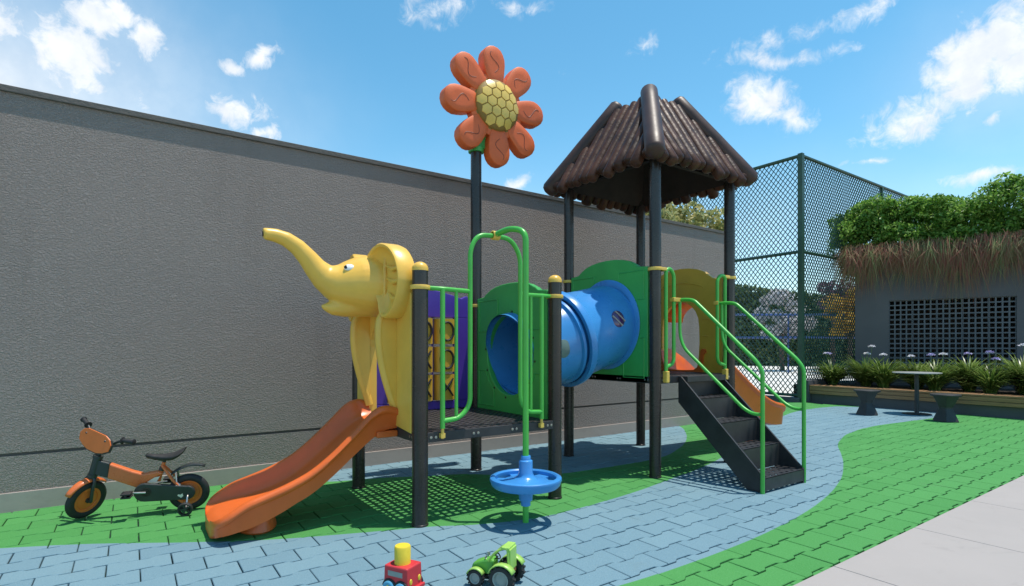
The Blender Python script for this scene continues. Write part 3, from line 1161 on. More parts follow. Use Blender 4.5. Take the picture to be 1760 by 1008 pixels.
# ---- flower on its tall post
FC = Vector((3.165, PYB - 0.10, 3.845))
FM = axes(FC, (1, 0, 0), (0, 0, 1), (0, -1, 0))
bm = B()
lathe(bm, [(0, -0.055), (0.30, -0.055), (0.335, -0.05), (0.335, 0.040), (0.30, 0.050), (0, 0.050)], FM, 48)
flower = mk('flower_topper', bm, 'flower_orange', play, label='big orange flower with yellow centre on the tall post')
bm = B()
lathe(bm, [(0.0, 3.36), (0.082, 3.36), (0.085, 3.375), (0.085, 3.41), (0.06, 3.43), (0.0, 3.43)], Matrix.Translation((PX[1], PYB, 0)), 24)
box(bm, PX[1] - 0.03, PX[1] + 0.12, PYB - 0.07, PYB - 0.02, 3.40, 3.62)
mk('mount', bm, 'green_panel', flower)
NP = 8
for k in range(NP):
    th = PI / 2 + 2 * PI * k / NP + R(4)
    L0, L1 = 0.22, 0.625
    half = [(0.22, 0.06), (0.27, 0.097), (0.32, 0.113), (0.38, 0.125), (0.44, 0.133), (0.50, 0.133), (0.55, 0.118), (0.59, 0.090), (0.615, 0.052)]
    poly = half[::-1] + [(0.20, 0.0)] + [(x, -y) for x, y in half] + [(0.625, 0.0)]
    poly = [(x, y * random.uniform(0.98, 1.02)) for x, y in poly]
    n = len(poly)
    Mr = FM @ Matrix.Rotation(th, 4, 'Z')
    bm = B()
    cv = [bm.verts.new(Mr @ Vector((p[0], p[1], -0.055))) for p in poly]
    rings = [cv]
    for (sc, z) in ((1.0, 0.040), (0.982, 0.051), (0.945, 0.056), (0.5, 0.057)):
        rings.append([bm.verts.new(Mr @ Vector(((L0 + L1) / 2 + (p[0] - (L0 + L1) / 2) * sc, p[1] * sc, z))) for p in poly])
    bm.faces.new(cv[::-1])
    for ra, rb in zip(rings[:-1], rings[1:]):
        for i in range(n):
            bm.faces.new((ra[i], ra[(i + 1) % n], rb[(i + 1) % n], rb[i]))
    bm.faces.new(rings[-1])
    # S-shaped groove, its shade put in as a dark tube set into the petal
    sg = 1 if k % 2 else -1
    vein = []
    for i in range(13):
        s = i / 12
        vein.append(Mr @ Vector((0.33 + 0.24 * s, sg * 0.05 * math.sin(2 * PI * (s - 0.08)), 0.0545 - 0.001 * abs(s - 0.5) * 2)))
    tube(bm, vein, [0.002] + [0.0055] * 11 + [0.002], 6, mi=1)
    mk('petal', bm, ['flower_orange', 'flower_groove_shade'], flower, smooth=50)
RD, HD = 0.268, 0.085
bm = B()
lathe(bm, [(RD + 0.012, 0.03), (RD + 0.012, 0.05)] + [(RD * math.cos(PI / 2 * k / 10), 0.052 + HD * math.sin(PI / 2 * k / 10)) for k in range(11)], FM, 48)
mk('seam_dome', bm, 'flower_seam', flower)
hs = 0.062
for q in range(-4, 5):
    for r in range(-4, 5):
        hx, hy = hs * math.sqrt(3) * (q + r / 2), hs * 1.5 * r
        if math.hypot(hx, hy) > RD + 0.02:
            continue

        def dome(x, y, off, inset=1.0):
            d = math.hypot(x, y)
            lim = RD * 0.985
            if d > lim:
                x, y, d = x * lim / d, y * lim / d, lim
            z = 0.052 + HD * math.sqrt(max(0, 1 - (d / RD) ** 2)) + off
            return FM @ Vector((x, y, z))
        rad = 0.93 * hs
        cs = [(hx + rad * math.cos(PI / 6 + PI / 3 * i), hy + rad * math.sin(PI / 6 + PI / 3 * i)) for i in range(6)]
        pts = [p for p in cs if math.hypot(*p) < RD * 1.25]
        if len(pts) < 6 and math.hypot(hx, hy) > RD:
            continue
        bm = B()
        lo = [bm.verts.new(dome(p[0], p[1], -0.004)) for p in cs]
        hi = [bm.verts.new(dome(hx + (p[0] - hx) * 0.93, hy + (p[1] - hy) * 0.93, 0.007)) for p in cs]
        ct = bm.verts.new(dome(hx, hy, 0.0095))
        for i in range(6):
            j = (i + 1) % 6
            if (lo[i].co - lo[j].co).length > 1e-5 and (hi[i].co - hi[j].co).length > 1e-5:
                bm.faces.new((lo[i], lo[j], hi[j], hi[i]))
                bm.faces.new((hi[i], hi[j], ct))
        mk('cell', bm, 'flower_yellow', flower, smooth=30)

# ---- roof of brown logs
RC = Vector(((PX[2] + PX[3]) / 2, (PYF + PYB) / 2, 0))
SB, ST, ZB, ZT = 0.765, 0.27, 3.21, 4.02


def roofpt(ax, ay, s, z):
    return Vector((RC.x + ax * s, RC.y + ay * s, z))


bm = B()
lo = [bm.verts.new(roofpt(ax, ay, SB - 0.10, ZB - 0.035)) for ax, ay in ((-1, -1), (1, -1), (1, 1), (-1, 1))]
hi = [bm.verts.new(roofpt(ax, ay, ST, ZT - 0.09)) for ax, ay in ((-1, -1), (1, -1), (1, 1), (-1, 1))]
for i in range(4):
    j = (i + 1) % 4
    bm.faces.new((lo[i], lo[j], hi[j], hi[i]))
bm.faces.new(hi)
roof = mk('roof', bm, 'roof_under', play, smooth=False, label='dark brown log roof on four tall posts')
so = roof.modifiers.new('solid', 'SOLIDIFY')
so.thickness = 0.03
NL = 12
for side in range(4):
    rot = Matrix.Translation(RC) @ Matrix.Rotation(side * PI / 2, 4, 'Z')
    for k in range(NL):
        e = -SB + 2 * SB * (k + 0.5) / NL
        s_top = max(abs(e) + 0.03, ST)
        f_ = (SB - s_top) / (SB - ST)
        if f_ < 0.03:
            continue
        jr = random.uniform(0.86, 1.1)
        lo_ = random.uniform(0.03, 0.13)
        n = max(3, int(7 * f_) + 2)
        pts, rs = [], []
        for i in range(n):
            s = i / (n - 1)
            q = -lo_ * (1 - s) + f_ * s
            d = SB - (SB - ST) * q
            pts.append(rot @ Vector((e + 0.006 * math.sin(3 * s + k), -d, ZB + (ZT - ZB) * q + 0.005)))
            rs.append(0.064 * jr * (1 + 0.03 * math.sin(3 * s + k * 2.1 + side)))
        dd = (pts[0] - pts[1]).normalized()
        pts = [pts[0] + dd * 0.03, pts[0] + dd * 0.018] + pts
        rs = [rs[0] * 0.45, rs[0] * 0.85] + rs
        bm = B()
        tube(bm, pts, rs, 12)
        mk('roof_log', bm, 'roof_brown', roof)
for ax, ay in ((-1, -1), (1, -1), (1, 1), (-1, 1)):
    p0, p1 = roofpt(ax, ay, SB + 0.035, ZB - 0.02), roofpt(ax, ay, ST - 0.03, ZT + 0.09)
    d = (p1 - p0).normalized()
    bm = B()
    pts = [p0 - d * 0.055, p0 - d * 0.035, p0] + [p0.lerp(p1, s / 6) for s in range(1, 7)] + [p1 + d * 0.03, p1 + d * 0.05]
    rs = [0.04, 0.08, 0.098] + [0.099, 0.097, 0.098, 0.096, 0.095, 0.093] + [0.075, 0.03]
    tube(bm, pts, rs, 20)
    mk('hip_log', bm, 'roof_log', roof)

# ---- elephant panel over the slide
EX = PX[0] - 0.005
ya, yb = PYF + 0.075, PYB - 0.075
YC = (ya + yb) / 2
EM = axes((EX, 0, 0), (0, 1, 0), (0, 0, 1), (-1, 0, 0))
arch = [(YC - 0.27, 0.69), (YC - 0.27, 1.30)] + [(YC - 0.27 * math.cos(PI * k / 10), 1.30 + 0.20 * math.sin(PI * k / 10)) for k in range(1, 10)] + [(YC + 0.27, 1.30), (YC + 0.27, 0.69)]
outer = [(yb, 0.66), (yb, 1.70), (yb - 0.05, 1.74), (yb - 0.12, 1.75), (YC + 0.22, 1.86), (YC, 1.90), (YC - 0.22, 1.86), (ya + 0.12, 1.75), (ya + 0.05, 1.74), (ya, 1.70), (ya, 0.66)]
bm = B()
prism(bm, arch[::1][:1] + arch[1:] + outer, -0.035, 0.035, EM)
ele = mk('elephant_panel', bm, 'yellow', play, smooth=False, bevel=0.008, label='yellow elephant head panel with raised trunk above the slide')
for sy in (-1, 1):
    yy = YC + sy * 0.285
    prof = [(0.0, 0.80), (0.015, 0.86), (0.07, 1.02), (0.115, 1.2), (0.135, 1.36), (0.13, 1.50), (0.09, 1.57), (0.0, 1.60)]
    bm = B()
    FMx = axes((EX - 0.03, yy, 0), (-1, 0, 0), (0, 0, 1), (0, 1, 0))
    prism(bm, prof, -0.03, 0.03, FMx)
    leg = mk('leg', bm, 'yellow', ele, smooth=50, bevel=0.012)
    bm = B()
    tube(bm, [FMx @ Vector((p[0], p[1], 0)) for p in fillet([(q[0], q[1], 0) for q in prof[:-1]], 0.08, 3)], 0.034, 10)
    mk('leg_edge', bm, 'yellow', ele)

# head, trunk and jaw fused into one continuous skin
bm = B()
cl = [(0.790, 2.128, .041, .041), (0.80, 2.129, .044, .044), (0.87, 2.126, .050, .050), (0.95, 2.105, .056, .056), (1.03, 2.055, .063, .063), (1.10, 1.985, .072, .072), (1.16, 1.91, .085, .082), (1.22, 1.85, .105, .10),
      (1.29, 1.815, .140, .14), (1.37, 1.80, .180, .20), (1.46, 1.80, .215, .255), (1.56, 1.80, .24, .30), (1.66, 1.80, .25, .32), (1.74, 1.80, .23, .30), (1.80, 1.80, .15, .2)]
rings = []
for i, (x, z, rz, ry) in enumerate(cl):
    p0, p1 = cl[max(0, i - 1)], cl[min(len(cl) - 1, i + 1)]
    t = Vector((p1[0] - p0[0], 0, p1[1] - p0[1])).normalized()
    u = Vector((-t.z, 0, t.x))
    rings.append([bm.verts.new(Vector((x, YC, z)) + u * rz * math.cos(s) + Vector((0, 1, 0)) * ry * math.sin(s)) for s in [2 * PI * k / 28 for k in range(28)]])
for r1, r2 in zip(rings[:-1], rings[1:]):
    for k in range(28):
        bm.faces.new((r1[k], r1[(k + 1) % 28], r2[(k + 1) % 28], r2[k]))
bm.faces.new(rings[0][::-1])
bm.faces.new(rings[-1])
jaw = [(1.205, 1.622, .010), (1.235, 1.612, .030), (1.285, 1.608, .058), (1.36, 1.618, .085), (1.45, 1.66, .13), (1.56, 1.72, .2)]
tube(bm, [(x, YC, z) for x, z, r in jaw], [r for x, z, r in jaw], 18, flat=1.0)
head = mk('head', bm, 'yellow', ele, smooth=180)
rm = head.modifiers.new('fuse', 'REMESH')
rm.mode = 'VOXEL'
rm.voxel_size = 0.011
rm.use_smooth_shade = True
sm = head.modifiers.new('soften', 'SMOOTH')
sm.iterations = 5
sm.factor = 0.5
bm = B()
lathe(bm, [(0, 0), (0.020, 0), (0.020, 0.004), (0, 0.004)], axes((0.7915, YC, 2.128), (0, 1, 0), (0, 0, 1), (-1, 0, 0)), 16)
mk('trunk_hole_shade', bm, 'black_mark', ele)  # black disc put in for the shade inside the open trunk tip
for sy in (-1, 1):
    ec = Vector((1.375, YC + sy * 0.150, 1.912))
    nd = Vector((-0.35, sy * 0.80, 0.48)).normalized()
    tz = Vector((-1, 0, 0))
    tz = (tz - nd * tz.dot(nd)).normalized()
    M = axes(ec, tz, nd.cross(tz), nd)
    bm = B()
    lathe(bm, [(0.043 * math.sin(PI / 2 * k / 6), 0.018 * math.cos(PI / 2 * k / 6)) for k in range(7)] + [(0.043, -0.03)], M @ Matrix.Diagonal((0.92, 0.68, 1, 1)), 20)
    eye = mk('eye', bm, 'white_eye', ele)
    bm = B()
    lathe(bm, [(0.0165 * math.sin(PI / 2 * k / 5), 0.008 * math.cos(PI / 2 * k / 5)) for k in range(6)], M @ Matrix.Translation((0.022, 0.0, 0.010)), 16)
    mk('pupil', bm, 'black_eye', ele)

ear_outline = [(.14, 2.03), (.22, 2.085), (.33, 2.10), (.45, 2.06), (.54, 1.97), (.59, 1.85), (.585, 1.74), (.545, 1.64), (.48, 1.56), (.41, 1.515), (.345, 1.52), (.31, 1.57), (.30, 1.64), (.26, 1.70), (.16, 1.76), (.12, 1.9)]
for sy in (-1, 1):
    def ep(o, z, x):
        return Vector((1.565 + 0.16 * (o - 0.2) + x, YC + sy * o, z))
    c = Vector((0.36, 1.80, 0))
    P = fillet([(o, z, 0) for o, z in ear_outline + ear_outline[:1]], 0.05, 2)[:-1]
    bm = B()
    lv = []
    for (sc, x) in ((0.97, 0.11), (1.0, 0.08), (1.0, -0.022), (0.965, -0.036), (0.90, -0.033), (0.87, 0.0), (0.6, 0.035), (0.3, 0.04)):
        lv.append([bm.verts.new(ep(c.x + (p.x - c.x) * sc, c.y + (p.y - c.y) * sc, x)) for p in P])
    n = len(P)
    bm.faces.new(lv[0])
    for r1, r2 in zip(lv[:-1], lv[1:]):
        for k in range(n):
            bm.faces.new((r1[k], r1[(k + 1) % n], r2[(k + 1) % n], r2[k]))
    bm.faces.new(lv[-1][::-1])
    ear = mk('ear', bm, 'yellow', ele, smooth=60)
    for (o0, z0, o1, z1) in ((0.28, 2.0, 0.30, 1.66), (0.29, 1.93, 0.53, 1.90), (0.30, 1.83, 0.54, 1.80), (0.33, 1.72, 0.50, 1.66)):
        bm = B()
        tube(bm, [ep(o0, z0, 0.036), ep((o0 + o1) / 2, (z0 + z1) / 2 - 0.025, 0.024), ep(o1, z1, 0.02)], [0.008, 0.021, 0.008], 8)
        mk('ear_fold', bm, 'yellow', ele)

# ---- the slides


def slide(path, y0, w, flip, label):
    """trough slide: path gives (x, z bed, rim height)"""
    bm = B()
    h = w / 2
    prof = lambda rim: [(-h - 0.012, rim - 0.075), (-h - 0.018, rim - 0.062), (-h - 0.042, rim - 0.052), (-h - 0.048, rim - 0.030), (-h - 0.034, rim - 0.006), (-h - 0.004, rim), (-h + 0.020, rim - 0.014), (-h + 0.035, rim * 0.55), (-h + 0.07, rim * 0.16), (-h + 0.12, 0.008), (0, 0.0)]
    P = [Vector(p) for p in path]
    # resample smoothly
    pts = []
    for i in range(len(P) - 1):
        p0, p1, p2, p3 = P[max(0, i - 1)], P[i], P[i + 1], P[min(len(P) - 1, i + 2)]
        for k in range(5):
            s = k / 5
            pts.append(0.5 * ((2 * p1) + (p2 - p0) * s + (2 * p0 - 5 * p1 + 4 * p2 - p3) * s * s + (3 * p1 - p0 - 3 * p2 + p3) * s ** 3))
    pts.append(P[-1])
    rings = []
    wf = []
    n_ = len(pts)
    for i in range(n_):
        q = max(0.0, (i - (n_ - 13)) / 12.0)
        wf.append(math.sqrt(max(0.05, 1 - 0.80 * q ** 2.6)))
    for i, p in enumerate(pts):
        half = [(a_ * wf[i], b_) for a_, b_ in prof(p.z)]
        full = half + [(-a_, b_) for a_, b_ in half[::-1][1:]]
        rings.append([bm.verts.new((p.x, y0 + a_, p.y + b_)) for a_, b_ in full])
    m = len(rings[0])
    for r1, r2 in zip(rings[:-1], rings[1:]):
        for k in range(m - 1):
            bm.faces.new((r1[k], r1[k + 1], r2[k + 1], r2[k]))
    # outer skin below
    und = []
    for i, p in enumerate(pts):
        rim = p.z
        ex = 0.0 if flip else 0.05 * min(1, max(0, (0.95 - p.x) / 0.3))
        und.append([bm.verts.new((p.x, y0 + s_ * q * wf[i], p.y + zz)) for (s_, q, zz) in ((-1, h + 0.012, rim - 0.075), (-1, h - 0.01, -0.03 - ex), (-1, h - 0.08, -0.045 - ex), (1, h - 0.08, -0.045 - ex), (1, h - 0.01, -0.03 - ex), (1, h + 0.012, rim - 0.075))])
    for r1, r2 in zip(und[:-1], und[1:]):
        for k in range(5):
            bm.faces.new((r1[k], r2[k], r2[k + 1], r1[k + 1]))
    for rr_, uu in ((rings[0], und[0]), (rings[-1], und[-1])):
        bm.faces.new(list(rr_) + list(uu[::-1]))
    bmesh.ops.remove_doubles(bm, verts=bm.verts[:], dist=0.0005)
    return mk('slide', bm, 'orange', play, smooth=55, label=label)


P1 = [(1.70, 0.70, 0.13), (1.60, 0.688, 0.165), (1.50, 0.632, 0.185), (1.36, 0.52, 0.165), (1.20, 0.385, 0.155), (1.05, 0.280, 0.15), (0.90, 0.215, 0.145), (0.76, 0.178, 0.135), (0.64, 0.160, 0.115), (0.55, 0.145, 0.080), (0.48, 0.130, 0.048), (0.435, 0.105, 0.030)]
sl1 = slide(P1, YC, 0.62, False, 'orange slide under the elephant head')
bm = B()
lathe(bm, [(0, 0), (0.13, 0), (0.14, 0.015), (0.125, 0.10), (0, 0.10)], Matrix.Translation((0.74, YC + 0.02, 0)) @ Matrix.Diagonal((1, 1.7, 1, 1)), 28)
mk('slide_foot', bm, 'orange', sl1)
bm = B()
box(bm, PX[0] - 0.20, PX[0] - 0.032, YC - 0.33, YC + 0.33, D1 - 0.065, D1 - 0.015)
mk('slide_flange', bm, 'orange', sl1, smooth=False, bevel=0.01)

P2 = [(5.50, 1.02, 0.26), (5.62, 1.01, 0.28), (5.75, 0.965, 0.30), (6.0, 0.83, 0.31), (6.3, 0.64, 0.31), (6.6, 0.46, 0.31), (6.85, 0.345, 0.30), (7.05, 0.295, 0.28), (7.22, 0.280, 0.26), (7.33, 0.272, 0.22), (7.39, 0.265, 0.15)]
sl2 = slide(P2, YC - 0.02, 0.62, True, 'far orange slide behind the stairs')
bm = B()
lathe(bm, [(0, 0), (0.12, 0), (0.125, 0.02), (0.11, 0.23), (0, 0.23)], Matrix.Translation((7.05, YC - 0.02, 0)) @ Matrix.Diagonal((1, 1.6, 1, 1)), 24)
mk('slide_foot', bm, 'orange', sl2)

# ---- yellow arch panel at the head of the far slide, with an orange hood
AM = axes((PX[3], 0, 0), (0, 1, 0), (0, 0, 1), (-1, 0, 0))
opn = [(YC - 0.29, 0.99), (YC - 0.26, 1.15), (YC - 0.275, 1.35), (YC - 0.27, 1.55)] + [(YC - 0.27 * math.cos(PI * k / 10), 1.55 + 0.30 * math.sin(PI * k / 10)) for k in range(1, 10)] + [(YC + 0.27, 1.55), (YC + 0.275, 1.35), (YC + 0.26, 1.15), (YC + 0.29, 0.99)]
out = [(yb, 0.99), (yb, 2.09), (yb - 0.12, 2.09)] + [(YC - 0.42 * math.cos(PI * (1 - 0.14 - 0.72 * k / 8)), 2.09 + 0.17 * math.sin(PI * (0.14 + 0.72 * k / 8))) for k in range(9)] + [(ya + 0.12, 2.09), (ya, 2.09), (ya, 0.99)]
out = [(yb, 0.99), (yb, 2.09), (yb - 0.12, 2.10)] + [(YC + 0.42 * math.cos(PI * (0.10 + 0.80 * k / 8)), 2.09 + 0.17 * math.sin(PI * (0.10 + 0.80 * k / 8))) for k in range(9)] + [(ya + 0.12, 2.10), (ya, 2.09), (ya, 0.99)]
bm = B()
prism(bm, opn + out, -0.028, 0.028, AM)
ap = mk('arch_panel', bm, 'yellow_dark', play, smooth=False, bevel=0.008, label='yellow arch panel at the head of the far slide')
bm = B()
pts = [AM @ Vector((YC + 0.44 * math.cos(PI * (0.22 + 0.56 * k / 10)), 1.86 + 0.22 * math.sin(PI * (0.22 + 0.56 * k / 10)), 0.029)) for k in range(11)]
tube(bm, pts, [0.002] + [0.011] * 9 + [0.002], 6)
mk('moulding', bm, 'yellow_dark', ap)
for zz, yy in ((1.42, YC - 0.36), (1.62, YC - 0.37)):
    bm = B()
    tube(bm, [AM @ Vector((yy - 0.07, zz, 0.028)), AM @ Vector((yy, zz + 0.012, 0.03)), AM @ Vector((yy + 0.07, zz + 0.006, 0.028))], [0.002, 0.008, 0.002], 6)
    mk('moulding', bm, 'yellow_dark', ap)
bm = B()
rings = []
for xo, grow in ((PX[3] + 0.03, 0.0), (PX[3] + 0.22, -0.02), (PX[3] + 0.34, -0.05)):
    ring = []
    for k in range(13):
        s = PI * (0.0 + 1.0 * k / 12)
        ring.append(bm.verts.new((xo, YC - (0.31 + grow) * math.cos(s), 1.62 + (0.27 + grow) * math.sin(s))))
    rings.append(ring)
for r1, r2 in zip(rings[:-1], rings[1:]):
    for k in range(12):
        bm.faces.new((r1[k], r1[k + 1], r2[k + 1], r2[k]))
hd = mk('slide_hood', bm, 'orange', ap)
s_ = hd.modifiers.new('solid', 'SOLIDIFY')
s_.thickness = 0.02

# ---- stairs with handrails
SXL, SXR = 4.60, 5.29
yf, ytop = 2.675, PYF - 0.04
st = mk('stairs', box(B(), SXL + 0.021, SXR - 0.021, ytop - 0.10, ytop - 0.002, D2 - 0.06, D2 - 0.001), 'stair', play, smooth=False, bevel=0.003, label='dark steel stairs with perforated treads')
run = (ytop - yf) / 4
rise = [0.135, 0.352, 0.569, 0.787]
for x0, x1 in ((SXL, SXL + 0.02), (SXR - 0.02, SXR)):
    M = axes((0, 0, 0), (0, 1, 0), (0, 0, 1), (1, 0, 0))
    bm = B()
    prism(bm, [(yf, 0.0), (yf + 0.17, 0.0), (ytop, 0.735), (ytop, 1.0), (ytop - 0.035, 1.0), (yf, 0.137)], x0, x1, M)
    mk('stringer', bm, 'stair', st, smooth=False, bevel=0.003)
for i, z in enumerate(rise):
    y0 = yf + run * i
    bm = B()
    perforated(bm, SXL + 0.021, SXR - 0.021, y0, y0 + run - 0.003, z - 0.006, z, 7, 3, 0.38)
    mk('tread', bm, 'stair', st, smooth=False)
    z_lo = 0.02 if i == 0 else rise[i - 1]
    mk('riser', box(B(), SXL + 0.022, SXR - 0.022, y0 + 0.001, y0 + 0.012, z_lo + 0.002, z - 0.0062), 'stair', st, smooth=False)
mk('riser', box(B(), SXL + 0.022, SXR - 0.022, ytop - 0.014, ytop - 0.003, rise[3] + 0.002, D2 - 0.062), 'stair', st, smooth=False)


def handrail(x, y_foot, label, y_top):
    q = [(x, y_foot, 0.0), (x, y_foot, 1.09), (x, y_foot + 0.06, 1.175), (x, y_top - 0.22, 1.765), (x, y_top - 0.13, 1.78), (x, y_top, 1.78)]
    o = mk('handrail', tube(B(), fillet(q, 0.05, 5), 0.0185, 14), 'green', play, label=label)
    q = [(x, y_foot, 0.70), (x, y_foot + 0.10, 0.70), (x, y_foot + 0.19, 0.745), (x, y_top - 0.10, 1.29), (x, y_top - 0.05, 1.42), (x, y_top - 0.05, 1.775)]
    mk('lower_rail', tube(B(), fillet(q, 0.07, 5), 0.016, 12), 'green', o)
    return o


hrL = handrail(SXL - 0.012, yf + 0.012, 'green handrail on the left of the stairs', PYF - 0.02)
hrR = handrail(SXR + 0.012, yf + 0.012, 'green handrail on the right of the stairs', PYF - 0.02)


def hoop(xi, xo, label):
    """narrow upright loop beside the top of the stairs; xi is the post side"""
    y = PYF - 0.06
    s = 1 if xo > xi else -1
    q = [(xi, y, 1.04), (xi, y, 2.06), (xi + s * 0.03, y, 2.085), (xo - s * 0.05, y, 2.085), (xo, y, 2.03), (xo, y, 1.17), (xo - s * 0.03, y, 1.125), (xi, y, 1.10)]
    o = mk('entry_hoop', tube(B(), fillet(q, 0.07, 6), 0.0185, 14), 'green', play, label=label)
    bm = B()
    box(bm, xi - 0.022, xi + 0.022, y - 0.03, y + 0.024, 0.945, 1.06)
    mk('foot_bracket', bm, 'clamp_yellow', o, bevel=0.006, smooth=False)
    bm = B()
    box(bm, xo - 0.03, xo + 0.05 * s + 0.03, y - 0.028, y + 0.028, 1.76, 1.80)
    mk('clamp', bm, 'clamp_yellow', o, bevel=0.005, smooth=False)
    bm = B()
    box(bm, min(xi, xi - s * 0.08), max(xi, xi - s * 0.08) + 0.001, y - 0.015, y + 0.04, 2.064, 2.094)
    mk('clamp', bm, 'clamp_yellow', o, bevel=0.005, smooth=False)
    return o


hoop(4.385, 4.505, 'green hoop at the left of the stair head')
hoop(5.375, 5.235, 'green hoop at the right of the stair head')

# ------------------------------------------------------------------ bicycle (local axes: x forward, y left, z up)
BIKE_F, BIKE_R = Vector((-0.27, 5.235, 0)), Vector((0.385, 5.06, 0))
hd_ = (BIKE_F - BIKE_R).normalized()
bike = thing('bicycle', 'small orange and black child bicycle with stabilisers against the grey wall', 'bicycle', BIKE_R, Euler((R(-7), 0, math.atan2(hd_.y, hd_.x)), 'XYZ').to_matrix().to_euler())
bike.rotation_euler = (Matrix.Rotation(math.atan2(hd_.y, hd_.x), 3, 'Z') @ Matrix.Rotation(R(-7), 3, 'X')).to_euler()
WB = (BIKE_F - BIKE_R).length
WR = 0.148


def wheel(M, parent):
    """M places the wheel: local z is the axle"""
    bm = B()
    prof = []
    for k in range(14):
        s = 2 * PI * k / 14
        prof.append((WR - 0.030 + 0.030 * math.cos(s), 0.026 * math.sin(s)))
    lathe(bm, prof, M, 40, closed=True)
    w = mk('wheel', bm, 'rubber', parent)
    bm = B()
    R_ = WR - 0.052
    half = [(0, 0.016), (0.03, 0.017), (R_ - 0.035, 0.010), (R_ - 0.022, 0.008), (R_ - 0.018, 0.014), (R_, 0.017), (R_ + 0.004, 0.010)]
    lathe(bm, half + [(r, -z) for r, z in half[::-1]], M, 36)
    mk('rim', bm, 'bike_plate', w)
    bm = B()
    lathe(bm, [(0, -0.05), (0.012, -0.05), (0.013, -0.03), (0.02, -0.028), (0.02, 0.028), (0.013, 0.03), (0.012, 0.05), (0, 0.05)], M, 14)
    mk('hub', bm, 'bike_dark', w)
    return w


XZ = Matrix.Rotation(PI / 2, 4, 'X')
wheel(Matrix.Translation((0, 0, WR)) @ XZ, bike)
# steered front end about the head tube
hb, ht = Vector((WB - 0.045, 0, 0.335)), Vector((WB - 0.085, 0, 0.475))
hax = (ht - hb).normalized()
STEER = R(54)
SM = Matrix.Translation(hb) @ Matrix.Rotation(STEER, 4, hax) @ Matrix.Translation(-hb)


def sp(x, y, z):
    return SM @ Vector((x, y, z))


wheel(SM @ Matrix.Translation((WB, 0, WR)) @ XZ, bike)
bm = B()
for s in (-1, 1):
    tube(bm, fillet([sp(WB, s * 0.045, WR), sp(WB - 0.012, s * 0.048, 0.25), sp(WB - 0.035, s * 0.04, 0.315), sp(WB - 0.045, 0, 0.335)], 0.03), [0.012] * 99, 10)
tube(bm, [sp(*(hb - hax * 0.03)), sp(*(hb + hax * 0.02))], 0.024, 12)
mk('fork', bm, 'bike_dark', bike)
bm = B()
tube(bm, [hb - hax * 0.005, hb + hax * 0.145], 0.028, 14)
tube(bm, [hb + hax * 0.14, hb + hax * 0.16], 0.034, 14)
tube(bm, [hb - hax * 0.012, hb + hax * 0.012], 0.033, 14)
mk('head_tube', bm, 'bike_dark', bike)
bm = B()
tube(bm, [hb + hax * 0.15, SM @ (ht + hax * 0.11)], 0.016, 10)
mk('stem', bm, 'bike_dark', bike)
hx, hz = ht.x - 0.03, 0.655
bar = mk('handlebar', tube(B(), fillet([sp(hx - 0.045, 0.25, hz + 0.015), sp(hx - 0.02, 0.17, hz + 0.005), sp(hx + 0.005, 0.08, hz - 0.065), sp(hx + 0.01, -0.08, hz - 0.065), sp(hx - 0.02, -0.17, hz + 0.005), sp(hx - 0.045, -0.25, hz + 0.015)], 0.04), 0.0095, 10), 'bike_dark', bike)
for s in (-1, 1):
    bm = B()
    p0, p1 = sp(hx - 0.022, s * 0.175, hz + 0.006), sp(hx - 0.046, s * 0.262, hz + 0.016)
    d = p1 - p0
    tube(bm, [p0 - d * 0.02, p0, p0 + d * 0.06, p0 + d * 0.1, p0 + d * 0.85, p0 + d * 0.9, p1, p1 + d * 0.04], [0.012, 0.026, 0.026, 0.016, 0.016, 0.022, 0.022, 0.012], 12)
    mk('grip', bm, 'rubber', bar)
# number plate in front of the handlebar
pl0 = [(-0.105, 0.06), (-0.125, 0.02), (-0.118, -0.04), (-0.09, -0.075), (-0.04, -0.095), (0.04, -0.095), (0.09, -0.075), (0.118, -0.04), (0.125, 0.02), (0.105, 0.06), (0.07, 0.082), (-0.07, 0.082)]
pl = [(a_ * (1.24 if b_ > -0.05 else 1.1), b_ * 0.84) for a_, b_ in pl0]
pm = axes(sp(hx + 0.045, 0, hz - 0.035), (SM.to_3x3() @ Vector((0, 1, 0))), SM.to_3x3() @ Vector((-0.30, 0, 0.954)), SM.to_3x3() @ Vector((0.954, 0, 0.30)))
plate = mk('number_plate', prism(B(), pl, 0.004, 0.012, pm), 'bike_plate', bike, smooth=False, bevel=0.002, label='orange handlebar plate')
mk('plate_back', prism(B(), [(a_ * 1.03, b_ * 1.05 - 0.006) for a_, b_ in pl], -0.012, 0.0038, pm), 'bike_dark', plate, smooth=False, bevel=0.003)
bm = B()
for s in (-1, 1):
    lathe(bm, [(0, 0.016), (0.006, 0.016), (0.008, 0.012), (0, 0.012)], pm @ Matrix.Translation((s * 0.095, 0.03, 0)), 8)
mk('screw', bm, 'bike_dark', plate)
# front mudguard
bm = B()
rr_ = WR + 0.022
G = []
for k in range(13):
    s = R(35) + R(110) * k / 12
    w_ = 0.034 * (0.75 + 0.25 * math.sin(PI * k / 12))
    row = []
    for (yy, dr) in ((-1, -0.010), (-0.6, 0.002), (0, 0.006), (0.6, 0.002), (1, -0.010)):
        row.append(bm.verts.new(sp(WB + (rr_ + dr) * math.cos(s), yy * w_, WR + (rr_ + dr) * math.sin(s))))
    G.append(row)
for r1, r2 in zip(G[:-1], G[1:]):
    for k in range(4):
        bm.faces.new((r1[k], r1[k + 1], r2[k + 1], r2[k]))
mg = mk('mudguard', bm, 'bike_orange', bike)
mg.modifiers.new('solid', 'SOLIDIFY').thickness = 0.004
